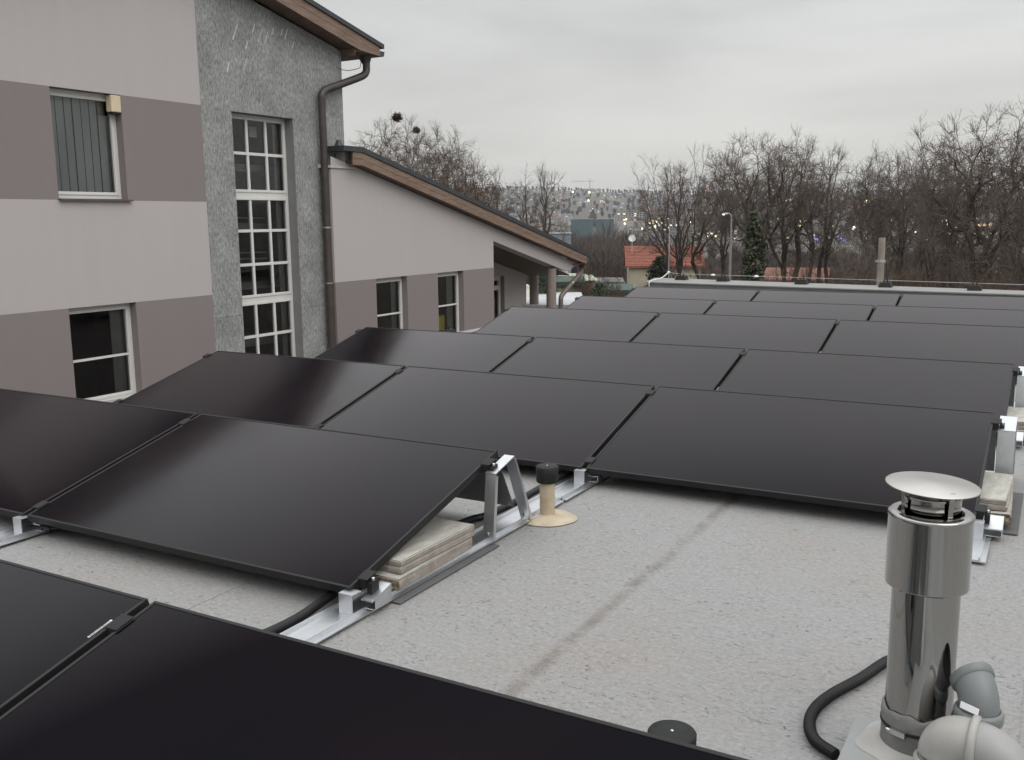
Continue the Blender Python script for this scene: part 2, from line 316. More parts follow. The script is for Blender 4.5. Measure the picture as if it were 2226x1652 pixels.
# ------------------------------------------------------------------ our flat roof
RX0, RX1, RY0, RY1 = -6.5, 7.0, -7.0, 15.9
ob = MB()
ob.add([(RX0, RY0, 0), (RX1, RY0, 0), (RX1, RY1+.3, 0), (RX0, RY1+.3, 0)], [(0, 1, 2, 3)], ROOF)
ob.add([(RX0, RY0, -4.6), (RX0, RY1+.93, -4.6), (RX0, RY1+.93, -.01), (RX0, RY0, -.01)], [(3, 2, 1, 0)], PL_L)
ob.add([(RX1, RY0, -4.6), (RX1, RY1+.93, -4.6), (RX1, RY1+.93, -.01), (RX1, RY0, -.01)], [(0, 1, 2, 3)], PL_L)
ob.add([(RX0, RY1+.93, -4.6), (RX1, RY1+.93, -4.6), (RX1, RY1+.93, -.01), (RX0, RY1+.93, -.01)], [(0, 1, 2, 3)], PL_L)
ob.add([(RX0, RY0, -4.6), (RX1, RY0, -4.6), (RX1, RY0, -.01), (RX0, RY0, -.01)], [(3, 2, 1, 0)], PL_L)
roof = ob.build('flat_roof'); tag(roof, 'pale grey weathered flat roof under the solar panels', kind='structure')
def seam(x0, x1, y0, y1): MB().box(x0, x1, y0, y1, -0.002, 0.002, ROOF).build('membrane_seam', roof)
seam(0.0, 0.11, RY0, RY1); seam(1.4, 1.51, RY0, RY1); seam(-2.92, -2.81, RY0, RY1); seam(-4.32, -4.21, RY0, RY1)
# parapets: far (wide pale coping) and left (low)
PZ = 0.355
p_ = empty('parapet', (0, 0, 0)); tag(p_, 'low far parapet with wide pale metal coping behind the last panel row', 'parapet')
YN = lambda x: 15.90-.125*(x+6.32)
YF = lambda x: 17.08-.185*(x+6.60)
xl = lambda y: -6.32-.24*(y-15.9)
MB().hexa([(-6.26, YN(-6.26)+.03, .001), (RX1, YN(RX1)+.03, .001), (RX1, YF(RX1)-.03, .001), (-6.52, YF(-6.52)-.03, .001), (-6.26, YN(-6.26)+.03, PZ-.02), (RX1, YN(RX1)+.03, PZ-.02), (RX1, YF(RX1)-.03, PZ-.02), (-6.52, YF(-6.52)-.03, PZ-.02)], PARA).build('upstand', p_)
xs_ = [-6.32, -4.4, -2.2, 0.0, 2.2, 4.4, RX1+.02]
for a, b_ in zip(xs_[:-1], xs_[1:]):
    af = -6.60 if a == -6.32 else a+.003; a_ = a if a == -6.32 else a+.003
    MB().hexa([(a_, YN(a_), PZ-.018), (b_-.003, YN(b_), PZ-.018), (b_-.003, YF(b_), PZ-.018), (af, YF(af), PZ-.018), (a_, YN(a_), PZ), (b_-.003, YN(b_), PZ), (b_-.003, YF(b_), PZ), (af, YF(af), PZ)], COPING).build('coping_sheet', p_)
p_ = empty('parapet', (0, 0, 0)); tag(p_, 'low left parapet edge of the flat roof beside the courtyard gap', 'parapet')
MB().box(RX0-.11, RX0, RY0, RY1-.05, -.3, 0.035, PARA).build('upstand', p_)
for i in range(9):
    a = RY0+i*2.54; MB().box(RX0-.13, RX0+.02, a+.003, a+2.535, 0.037, 0.05, COPING).build('coping_sheet', p_)

# ------------------------------------------------------------------ solar array
TILT = R_(14.7535); LEN, WID, GAP = 1.9387, 1.134, 0.029; PITCH = LEN+GAP; ZL = 0.11
YS = [0.6548, 2.6545, 4.6470, 6.6317, 9.2470, 11.1046, 13.0622]
XS = [-6.1289, -6.1388, -6.1345, -6.1167, -5.8947, -5.8255, -5.7924]
T = 0.035
pf = MB(); fwid = 0.011
for (a, b_, c_, d) in ((0, LEN, 0, fwid), (0, LEN, WID-fwid, WID), (0, fwid, fwid, WID-fwid), (LEN-fwid, LEN, fwid, WID-fwid)):
    pf.box(a, b_, c_, d, -T, 0, FRAME)
frame_me = pf.mesh('panel_frame')
bmx = bmesh.new(); bmx.from_mesh(frame_me); bmesh.ops.bevel(bmx, geom=[e for e in bmx.edges], offset=0.0012, segments=1, affect='EDGES'); bmx.to_mesh(frame_me); bmx.free()
glass_me = MB().box(fwid, LEN-fwid, fwid, WID-fwid, -0.008, -0.0025, GLASS).mesh('panel_glass')
ORD = ['nearest', 'second', 'third', 'fourth', 'fifth', 'sixth', 'farthest']
COLS = {0: 'first panel from the left', 1: 'second panel from the left', 2: 'third panel from the left'}
EXTRA = {(0, 1): 'black solar panel in the bottom left corner, with a pale barcode strip on its edge', (0, 2): 'large black solar panel across the bottom edge in front of everything',
         (1, 1): 'black solar panel in the second row, its right end propped on an aluminium A-frame', (1, 0): 'dark mirror-like solar panel at the left edge, in the second row',
         (2, 2): 'black solar panel directly behind the steel chimney', (2, 0): 'solar panel of the third row that mirrors the dark gable, at its left end',
         (2, 1): 'middle black solar panel of the third row, behind the beige vent pipe'}
panels = {}
for r in range(7):
    for k in ({0: [1, 2], 1: [0, 1]}.get(r, [0, 1, 2])):
        n = empty('solar_panel', (XS[r]+k*PITCH+GAP/2, YS[r], ZL)); n.rotation_euler = (TILT, 0, 0)
        jit = (random.random()-.5)*0.0016; n.rotation_euler[1] = jit
        tag(n, EXTRA.get((r, k), 'black solar panel, %s in the %s row' % (COLS[k], ORD[r])), 'solar panel', 'solar panels in rows on the flat roof')
        link('frame', frame_me, n); link('glass', glass_me, n); panels[(r, k)] = n
# barcode strip on the front left panel
st_ = mat('sticker', (0.62, 0.62, 0.6), 0.5, var=0.05)
bs = MB().box(LEN-.028, LEN-.020, WID-.19, WID-.11, -.0023, -.0016, st_)
for i in range(17): bs.box(LEN-.0275, LEN-.0205, WID-.187+i*.0043, WID-.1855+i*.0043+random.random()*.0012, -.0016, -.0012, BLACKP)
bs.build('barcode_strip', panels[(0, 1)])
# mounting frames (one under each joint of each row)
def zt(y): return ZL+math.tan(TILT)*y      # height of the panel surface y metres up from the low edge
def mount_meshes(wd, x0=-.088, x1=.03):
    d = {}
    m = MB()
    m.box(x0, x1, -.32, 1.66, .012, .022, ALU).box(x1-.006, x1, -.32, 1.66, .0221, .034, ALU).box(x0, x0+.006, -.32, 1.66, .0221, .034, ALU)
    m.box(x1+.0002, x1+.022, -.32, 1.66, .012, .017, ALU); d['rail'] = m.mesh('rail')
    # front stop: folded n-shape
    m = MB(); m.prism([(-.035, .0225), (-.031, .0225), (-.031, .096), (.02, .096), (.02, .100), (-.035, .100)], 'x', -.04, .022, ALU); d['front_stop'] = m.mesh('front_stop')
    # wedge bracket carrying the low edge
    a = -T/math.cos(TILT)
    m = MB(); lo = .0225
    m.prism([(.04, lo), (.15, lo), (.15, zt(.15)-.056), (.145, zt(.145)-.056), (.145, lo+.004), (.04, lo+.004)], 'x', .013, wd, ALU)
    m.prism([(.03, zt(.03)-.062), (.15, zt(.15)-.062), (.15, zt(.15)-.056), (.03, zt(.03)-.056)], 'x', .013, wd, ALU)
    m.prism([(.05, lo+.004), (.144, lo+.004), (.144, zt(.144)-.0625), (.05, zt(.05)-.0625)], 'x', wd-.004, wd, ALU); d['wedge_bracket'] = m.mesh('wedge_bracket')
    # A-frame
    t1, t2 = .945, 1.115
    def leg(ya, yb, sgn):
        m = MB(); za = .0225; zb = (zt(t1)-.030 if sgn < 0 else zt(t2)-.030)
        for (xa, xb, e) in ((.012, wd, 0.0),):
            m.hexa([(xa, ya, za), (xb, ya, za), (xb, ya+.004, za), (xa, ya+.004, za), (xa, yb, zb), (xb, yb, zb), (xb, yb+.004, zb), (xa, yb+.004, zb)], ALU)
        # side flanges
        for xa in (.012, wd-.003):
            m.hexa([(xa, ya+.0041, za), (xa+.003, ya+.0041, za), (xa+.003, ya+.024, za), (xa, ya+.024, za), (xa, yb+.0041, zb-.01), (xa+.003, yb+.0041, zb-.01), (xa+.003, yb+.02, zb-.01), (xa, yb+.02, zb-.01)], ALU)
        return m.mesh('leg')
    d['leg_f'] = leg(.912, t1, -1); d['leg_b'] = leg(1.27, t2-.004, 1)
    m = MB(); m.prism([(t1-.002, zt(t1)-.030), (t2+.002, zt(t2)-.030), (t2+.002, zt(t2)-.025), (t1-.002, zt(t1)-.025)], 'x', .012, wd, ALU)
    
    d['top_plate'] = m.mesh('top_plate')
    # clamps
    def clamp(y):
        m = MB(); z = zt(y)
        def q(yy, h): return (yy, zt(yy)+h)
        m.prism([q(y-.03, -.033), q(y+.03, -.033), q(y+.03, .003), q(y-.03, .003)], 'x', -.0142, .0142, BLACKP)
        m.prism([q(y-.03, .0031), q(y+.03, .0031), q(y+.03, .005), q(y-.03, .005)], 'x', -.024, .025, BLACKP)
        m.prism([q(y-.022, -.055 if y < .5 else -.0255), q(y+.022, -.055 if y < .5 else -.0255), q(y+.022, -.012), q(y-.022, -.012)], 'x', .0165, .040, BLACKP); return m.mesh('clamp')
    d['clamp_f'] = clamp(.085); d['clamp_b'] = clamp(.985)
    def bolt(y):
        m = MB(); z = zt(y)-.012; m.lathe([(0.0001, .012), (.007, .012), (.0075, .008), (.0075, 0)], BOLT, (.030, y, z), 10); return m.mesh('bolt')
    d['bolt_f'] = bolt(.085); d['bolt_b'] = bolt(.985)
    def hb(y, z):
        m = MB(); m.tube([(wd-.02-.012, y, z), (wd-.02-.012, y-.008, z)], .009, BOLT, 8); return m.mesh('leg_bolt')
    d['lb_f'] = hb(.918, .055); d['lb_b'] = hb(1.262, .055)
    return d
DI = mount_meshes(.066, .02, .128); DN = mount_meshes(.066); DW = mount_meshes(.095)
for r in range(7):
    js = {0: [1, 2, 3], 1: [0, 1, 2]}.get(r, [0, 1, 2, 3])
    for j in js:
        end = (j == js[-1]); D_ = DW if j == 3 else (DI if (r >= 2 and not (r == 2 and j == 2)) else DN)
        pos = {0: 'left end', 1: 'first joint', 2: 'second joint', 3: 'right end'}[j]
        if r == 1 and j == 2: lb = 'aluminium rail and A-frame propping the exposed end of the second row by the vent'
        elif r == 2 and j == 3: lb = 'bright aluminium mounting frame behind the chimney, with concrete slabs on it'
        elif r == 3 and j == 3: lb = 'bright aluminium mounting frame at the right edge, in the fourth row'
        else: lb = 'aluminium mounting frame under the %s of the %s panel row' % (pos, ORD[r])
        n = empty('mounting_frame', (XS[r]+j*PITCH, YS[r], 0), lb, 'mounting frame', 'aluminium mounting frames under the panels')
        for nm, key in (('rail', 'rail'), ('front_stop', 'front_stop'), ('wedge_bracket', 'wedge_bracket'), ('leg', 'leg_f'), ('leg', 'leg_b'), ('top_plate', 'top_plate')):
            o = link(nm, D_[key], n)
            if nm == 'leg': link('bolt', D_['lb_f' if key == 'leg_f' else 'lb_b'], o)
        for cl_, bl in (('clamp_f', 'bolt_f'), ('clamp_b', 'bolt_b')):
            o = link('clamp', D_[cl_], n)
            if end: link('bolt', D_[bl], o)
# rear wind deflector of the second row
x0 = XS[1]+PITCH+.06; x1 = XS[1]+2*PITCH-.02
o = MB().hexa([(x0, YS[1]+1.255, .085), (x1, YS[1]+1.255, .085), (x1, YS[1]+1.259, .085), (x0, YS[1]+1.259, .085), (x0, YS[1]+1.11, .35), (x1, YS[1]+1.11, .35), (x1, YS[1]+1.114, .35), (x0, YS[1]+1.114, .35)],
              mat('deflector_metal', (0.17, 0.17, 0.17), 0.35, 0.5, var=0.1)).build('wind_deflector')
tag(o, 'dark grey metal sheet closing the back under the second row panel by the A-frame', 'wind deflector', 'wind deflectors behind the panel rows')
dfm = MB().hexa([(.004, 1.262, .03), (PITCH-.004, 1.262, .03), (PITCH-.004, 1.266, .03), (.004, 1.266, .03), (.004, 1.112, .352), (PITCH-.004, 1.112, .352), (PITCH-.004, 1.116, .352), (.004, 1.116, .352)], MATS['deflector_metal']).mesh('wind_deflector')
for (r, k) in sorted(panels):
    if (r, k) == (1, 1): continue
    o = link('wind_deflector', dfm); o.location = (XS[r]+k*PITCH, YS[r], 0)
    tag(o, 'dark sheet standing behind the %s of the %s row' % (COLS[k], ORD[r]), 'wind deflector', 'wind deflectors behind the panel rows')

# concrete ballast slabs
def slab(name_, x0, x1, y0, y1, z0, z1, rz, label, rough=False):
    cx_, cy_ = (x0+x1)/2, (y0+y1)/2; hx, hy, hz_ = (x1-x0)/2, (y1-y0)/2, (z1-z0)
    bm = bmesh.new(); bmesh.ops.create_cube(bm, size=1, matrix=Matrix.Diagonal((2*hx, 2*hy, hz_, 1)))
    bmesh.ops.bevel(bm, geom=bm.edges[:], offset=.004, segments=2, affect='EDGES')
    bmesh.ops.subdivide_edges(bm, edges=bm.edges[:], cuts=2, use_grid_fill=True)
    for v in bm.verts:
        k_ = .0035 if (rough and v.co.y < -hy+.02) else .0009
        v.co += Vector([random.uniform(-1, 1)*k_ for _ in range(3)])
    me = bpy.data.meshes.new('slab'); bm.normal_update()
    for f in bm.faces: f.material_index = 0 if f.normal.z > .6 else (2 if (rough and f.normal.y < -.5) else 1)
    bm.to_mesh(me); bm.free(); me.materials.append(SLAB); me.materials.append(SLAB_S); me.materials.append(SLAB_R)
    o = link(name_, me); o.location = (cx_, cy_, (z0+z1)/2); o.rotation_euler = (0, 0, rz)
    return tag(o, label, 'concrete slab', 'concrete slabs weighing down the frames')
def stack(r, j, dx, where):
    X = XS[r]+j*PITCH; Y = YS[r]
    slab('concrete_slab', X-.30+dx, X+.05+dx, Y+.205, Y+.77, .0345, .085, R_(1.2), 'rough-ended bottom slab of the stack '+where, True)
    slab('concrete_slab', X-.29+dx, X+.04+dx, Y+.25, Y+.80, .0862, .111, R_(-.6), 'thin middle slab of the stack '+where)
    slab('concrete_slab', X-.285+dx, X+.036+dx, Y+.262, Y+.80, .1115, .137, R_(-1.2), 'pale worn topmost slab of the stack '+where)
    o = MB().box(X-.33+dx, X+.09+dx, Y+.17, Y+.93, .0045, .0085, MAT_).build('rubber_mat'); tag(o, 'dark grey protection mat under the slab stack '+where, 'rubber mat', 'protection mats under the slabs')
stack(1, 2, 0, 'under the second row panel by the A-frame')
stack(2, 3, .065, 'behind the chimney cap at the right')
stack(3, 3, .065, 'at the right edge in the fourth row')
for r in (1, 2, 3):    # second pile further up on the right edge
    pass
X = XS[3]+3*PITCH
# cables
cb = MB().tube(bezier([(-2.40, 2.0, .03), (-2.33, 2.42, .03), (-2.36, 2.75, .04), (-2.42, 3.2, .04), (-2.395, 3.74, .03), (-2.355, 3.86, .032), (-2.335, 4.07, .035), (-2.335, 4.24, .035), (-2.345, 4.5, .035), (-2.35, 4.82, .04), (-2.4, 5.3, .04), (-2.36, 6.0, .03)], 8), .019, HOSE, 12).build('cable_conduit')
tag(cb, 'black cable conduit running along the rail past the vent pipe', 'cable')
hp = bezier([(-.335, 3.235, .02), (-.394, 3.156, .025), (-.452, 2.997, .02), (-.508, 2.855, .02), (-.535, 2.74, .02), (-.530, 2.64, .02), (-.495, 2.555, .022), (-.43, 2.50, .026)], 26)
rads = [.0175 if i % 2 else .0143 for i in range(len(hp))]
hz_ = MB().tube(hp, rads, HOSE, 14, smooth=False).build('corrugated_hose'); tag(hz_, 'black corrugated hose curling round on the roof left of the chimney', 'hose')
# connector and cable at first joint of row 2
cc = MB().tube(bezier([(-4.19, 2.72, .085), (-4.12, 2.70, .055), (-4.05, 2.69, .05), (-3.98, 2.70, .06)], 6), .006, HOSE, 8).tube([(-4.09, 2.695, .05), (-4.03, 2.69, .05)], .012, FRAME, 8).build('cable_connector')
tag(cc, 'dark plug connector hanging under the low edge of the second row panel', 'connector')

# beige vent pipes with black caps
def vent(x, y, h, rp, rc, ch, label, flange=True, BEIGE=BEIGE):
    n = empty('vent_pipe', (x, y, 0), label, 'vent pipe')
    MB().lathe([(rp, 0.006), (rp, h-ch+.01)], BEIGE, k=32).build('pipe', n)
    if flange:
        pr = []; k = 40
        vs = []; fs = []
        for (rr, z) in ((.145, .0045), (.13, .010), (.06, .014), (rp+.006, .018), (rp+.0005, .026)):
            for j in range(k):
                a = 2*math.pi*j/k; q = rr*(1+(.025*math.sin(3*a+1)+.02*math.sin(5*a)) * (rr > .1)); vs.append((q*math.cos(a), q*math.sin(a), z))
        fs = [(i*k+j, i*k+(j+1) % k, (i+1)*k+(j+1) % k, (i+1)*k+j) for i in range(4) for j in range(k)]
        MB().add(vs, fs, BEIGE, True).build('flange', n)
    MB().lathe([(rp+.001, h-ch), (rc-.006, h-ch+.001), (rc-.002, h-ch+.005), (rc, h-.004), (rc-.003, h), (.0001, h+.002)], BLACKP, k=40).build('cap', n)
    MB().lathe([(.004, h+.0015), (.004, h+.004), (.0001, h+.0045)], BOLT, k=10).build('screw', n); return n
vent(-2.115, 4.055, .268, .0375, .056, .082, 'beige vent pipe with round black cap standing by the A-frame')
vent(-.695, 1.945, .30, .045, .056, .09, 'grey-black vent cap peeking over the edge of the nearest panel', BEIGE=GPVC)

# ------------------------------------------------------------------ chimney
PX, PY = -.24, 2.58; PB = .062
pl = empty('roof_plinth', (0, 0, 0), 'raised membrane-covered base under the steel chimney and grey pipes', 'plinth')
MB().prism([(-.425, 1.2), (.30, 1.2), (.30, 2.72), (-.41, 2.68)], 'z', .001, PB, mat('plinth_sheet', (.25, .255, .255), .7, var=.08, scale=5, bump=.1)).build('base', pl, bevel=.008)
ch = empty('chimney', (PX, PY, PB), 'shiny stainless steel chimney with flat rain cap at the right', 'chimney')
vs = []; k = 48
for i, (rr, z) in enumerate(((.165, .001), (.158, .004), (.118, .007), (.104, .02))):
    for j in range(k):
        a = 2*math.pi*j/k; q = rr*(1+(.05*math.sin(4*a)+.035*math.sin(7*a+2)) * (rr > .12)); vs.append((q*math.cos(a), q*math.sin(a), z))
MB().add(vs, [(i*k+j, i*k+(j+1) % k, (i+1)*k+(j+1) % k, (i+1)*k+j) for i in range(3) for j in range(k)], GPVC_L, True).build('skirt', ch)
vs = []
for i, (rr, z) in enumerate(((.1035, .012), (.102, .06), (.1045, .085), (.105, .10), (.1035, .118), (.0975, .121), (.0955, .108))):
    for j in range(k):
        a = 2*math.pi*j/k; dz = (.004*math.sin(6*a)+.003*math.sin(11*a+1)) * (i > 3); vs.append((rr*math.cos(a), rr*math.sin(a), z+dz))
MB().add(vs, [(i*k+j, i*k+(j+1) % k, (i+1)*k+(j+1) % k, (i+1)*k+j) for i in range(6) for j in range(k)], mat('collar_grey', (.17, .165, .16), .7, var=.2, scale=9, bump=.3), True).build('collar', ch)
hc = MB().lathe([(.1040, .070), (.1062, .071), (.1062, .079), (.1040, .080)], BLACKP, k=48).build('hose_clamp', ch)
a = R_(-112); MB().box(-.024, .024, -.006, .006, -.007, .007, BOLT).tube([(-.034, -.003, 0), (-.022, -.003, 0)], .005, BOLT, 8).build('clamp_screw', hc)
ch.scale = (.88, .88, 1)
s_ = hc.children[0]; s_.location = (.112*math.cos(a), .112*math.sin(a), .075); s_.rotation_euler = (0, 0, a+math.pi/2)
MB().lathe([(.0945, .105), (.0945, .47)], STEEL, k=64).build('shaft', ch)
MB().lathe([(.0950, .462), (.114, .458), (.1155, .462), (.1155, .638), (.1175, .641), (.1175, .648), (.1150, .651), (.105, .656), (.090, .656), (.088, .653), (.087, .60)], STEEL, k=64).build('sleeve', ch)
MB().lathe([(.080, .60), (.080, .690), (.083, .694), (.083, .698), (.079, .70), (.060, .66)], STEEL, k=48).build('neck', ch)
MB().lathe([(.058, .60), (.058, .704), (.054, .704), (.054, .60)], STEEL, k=40).build('flue', ch)
for q in range(4):
    a = R_(40+90*q); MB().hexa([tuple(Vector(((r_)*math.cos(a)-t_*math.sin(a), (r_)*math.sin(a)+t_*math.cos(a), z_))) for z_, rs in ((.645, (.086, .0885)), (.722, (.092, .0945))) for r_, t_ in ((rs[0], -.008), (rs[1], -.008), (rs[1], .008), (rs[0], .008))], STEEL).build('strut', ch)
cp = MB().lathe([(.0001, -.003), (.128, -.006), (.1285, -.0045), (.1265, -.003), (.0001, .002)], STEEL_B, k=72).build('rain_cap', ch)
cp.location = (0, 0, .7265); cp.rotation_euler = (R_(1.0), R_(2.2), 0)
MB().lathe([(.0001, -.02), (.03, -.02), (.03, .0)], BLACKP, k=20).build('hub', ch).location = (0, 0, .722)

def arc_pts(c_, a_, b_, ang0, ang1, n=12):
    c_, a_, b_ = Vector(c_), Vector(a_), Vector(b_)
    return [c_+a_*math.cos(ang0+(ang1-ang0)*i/n)+b_*math.sin(ang0+(ang1-ang0)*i/n) for i in range(n+1)]
# dark grey elbow pipe behind the chimney
dp = empty('elbow_pipe', (-.095, 2.51, PB), 'dark grey plastic elbow pipe rising behind the chimney, label on its socket', 'pipe')
dp.scale = (.93, .93, 1.03)
MB().tube([(0, 0, 0), (0, 0, .165)], .052, GPVC, 32).build('riser', dp)
MB().lathe([(.053, .145), (.061, .147), (.0625, .153), (.0625, .168), (.060, .174), (.053, .176)], GPVC, k=40).build('socket', dp)
ax = Vector((-.55, .83, 0)).normalized()
pth = [Vector((0, 0, .16)), Vector((0, 0, .172))]+arc_pts(ax*.068+Vector((0, 0, .172)), -ax*.068, Vector((0, 0, .068)), .05, R_(60), 9)
dl = (pth[-1]-pth[-2]).normalized(); pth += [pth[-1]+dl*.008, pth[-1]+dl*.018]
MB().tube(pth, .051, GPVC, 32, cap=False).build('elbow', dp)
e_ = pth[-1]; MB().tube([e_-dl*.022, e_-dl*.018, e_], [.0515, .057, .057], GPVC, 32, cap=False).tube([e_-dl*.02, e_-dl*.018], .049, BLACKP, 24).build('open_rim', dp)
# label: white sticker with a word, and bars
lb_ = MB()
def curved(a0, a1, z0, z1, r, m, n=6):
    for i in range(n):
        q0 = a0+(a1-a0)*i/n; q1 = a0+(a1-a0)*(i+1)/n
        lb_.add([(r*math.cos(q0), r*math.sin(q0), z0), (r*math.cos(q1), r*math.sin(q1), z0), (r*math.cos(q1), r*math.sin(q1), z1), (r*math.cos(q0), r*math.sin(q0), z1)], [(0, 1, 2, 3)], m)
A0, A1 = R_(-78), R_(-28)
curved(A0, A1, .095, .143, .0524, mat('label_white', (.82, .82, .82), .5, var=.02))
for i in range(26):
    q = A0+(A1-A0)*(.18+.66*i/26); curved(q, q+R_(.5+random.random()*.6), .097, .116, .0527, BLACKP, 1)
for i, wl in enumerate((1.1, .9, 1.1, .4, 1.0)):   # blurred maker's word
    q = A0+(A1-A0)*(.34+.10*i); curved(q, q+R_(3.6*wl), .125, .131+(.004 if i == 4 else 0), .0527, BLACKP, 1)
lb_.build('label', dp)
MB().box(-.026, .026, -.001, .001, -.008, .008, MATS['label_white']).build('sticker', dp)
s_ = dp.children[-1]; s_.location = (-.020, -.056, .195); s_.rotation_euler = (R_(-12), 0, R_(-30))
# weathered gooseneck in front
gk = empty('gooseneck_pipe', (-.165, 2.41, PB), 'pale weathered plastic gooseneck pipe bending down in front of the chimney', 'pipe')
gk.scale = (.86, .86, .92); gr = .064; ax = Vector((.97, -.10, 0)).normalized()
zc = .088; MB().tube([(0, 0, 0), (0, 0, zc)], gr-.002, GPVC_L, 32).build('riser', gk)
MB().lathe([(gr, .055), (gr+.010, .057), (gr+.011, .065), (gr+.011, .079), (gr, .085)], GPVC_L, k=40).build('socket', gk)
RR = .052
a1_ = arc_pts(ax*RR+Vector((0, 0, zc+.01)), -ax*RR, Vector((0, 0, RR)), 0, R_(88), 12)
MB().tube(a1_+[a1_[-1]+ax*.022], gr, GPVC_L, 36, cap=False).build('elbow', gk)
c0 = a1_[-1]+ax*.018
MB().tube([c0, c0+ax*.003, c0+ax*.006, c0+ax*.020, c0+ax*.024], [gr+.001, gr+.009, gr+.012, gr+.012, gr+.001], GPVC_L, 36, cap=False).build('socket_ring', gk)
c1 = c0+ax*.02
a2_ = arc_pts(c1-Vector((0, 0, .115)), Vector((0, 0, .115)), ax*.115, 0, R_(82), 12)
MB().tube(a2_+[a2_[-1]-Vector((0, 0, .02))], gr-.001, mat('mid_grey_pvc', (.26, .255, .25), .4, var=.1, scale=6), 36, cap=False).tube([a2_[-1]-Vector((0, 0, .01)), a2_[-1]-Vector((0, 0, .012))], gr-.003, BLACKP, 24).build('elbow', gk)

# ------------------------------------------------------------------ lightning protection on the parapet
YC = RY1+.16; ZC = PZ+.085
HX = []
for px, py in ((1467, 607), (1551, 611.7), (1722, 619), (1910, 626), (2111, 633)):
    d = fw+rt*(px-CX)/FPX-up*(py-CY)/FPX; s = (PZ+.03-CAM[2])/d[2]; q = CAM+d*s; HX.append(q)
yl = [q[1] for q in HX]
for i, q in enumerate(HX):
    n = empty('conductor_holder', (q[0], YF(q[0])-.30, PZ+.001), ['black holder block at the left end of the far parapet, by the rod', 'second black holder block from the left on the far parapet', 'middle black holder block on the far parapet', 'black holder block on the parapet in front of the concrete pole', 'rightmost black holder block on the far parapet'][i], 'conductor holder', 'black conductor holder blocks on the parapets')
    m = MB(); m.hexa([(-.10, -.10, 0), (.10, -.10, 0), (.10, .10, 0), (-.10, .10, 0), (-.075, -.075, .075), (.075, -.075, .075), (.075, .075, .075), (-.075, .075, .075)], BLACKP); m.build('block', n)
    MB().box(-.035, -.02, -.012, .012, .0755, .11, BLACKP).box(.02, .035, -.012, .012, .0755, .11, BLACKP).build('clip', n)
YH = lambda x: YF(x)-.30
ymean = YH(-5.9)
wire = MB().tube(bezier([(-6.2, YH(-6.2), PZ+.13)]+[(q[0], YH(q[0]), PZ+.105) for q in HX]+[(RX1, YH(RX1), PZ+.105)], 6), .0038, GALV, 8).build('lightning_conductor')
tag(wire, 'thin grey lightning wire running over the holder blocks on the far parapet', 'wire')
n = empty('lightning_rod', (-6.2, YH(-6.2)+.02, PZ), 'thin upright lightning rod at the left corner of the far parapet', 'lightning rod')
MB().tube([(0, 0, 0), (0, 0, .5), (.004, 0, 1.02)], [.009, .008, .005], GALV, 8).build('rod', n)
MB().lathe([(.0001, .15), (.028, .145), (.03, .11), (.02, .10), (.0001, .10)], WHITE, k=12).build('clamp', n)
o = MB().tube(bezier([(-6.2, YH(-6.2), PZ+.12), (-6.22, 16.4, PZ+.04), (-6.22, 15.86, PZ+.012), (-6.22, 15.82, PZ-.10), (-6.22, 15.8, .1)], 6), .009, WHITE, 8).build('down_cable')
tag(o, 'white cable dropping from the rod over the left corner of the parapet', 'cable')
for xx in (HX[1][0]+.55-1.2, HX[2][0]-.75, HX[1][0]-.62):
    pass
for i, xx in enumerate((HX[0][0]+.62, HX[2][0]-.8)):
    o = MB().lathe([(.0001, .03), (.03, .024), (.045, .004), (.045, 0)], WHITE, (xx, YH(xx), PZ+.095), 10).build('wire_clamp'); tag(o, ['small white wire clamp between the first two holder blocks', 'small white wire clamp left of the middle holder block'][i], 'clamp')
n = empty('conductor_holder', (RX0-.055, 9.9, .051), 'black holder block on the left parapet below the wing windows', 'conductor holder', 'black conductor holder blocks on the parapets')
MB().hexa([(-.09, -.10, 0), (.09, -.10, 0), (.09, .10, 0), (-.09, .10, 0), (-.06, -.075, .075), (.06, -.075, .075), (.06, .075, .075), (-.06, .075, .075)], BLACKP).build('block', n)
MB().box(-.012, .012, -.035, -.02, .0755, .10, BLACKP).box(-.012, .012, .02, .035, .0755, .10, BLACKP).build('clip', n)

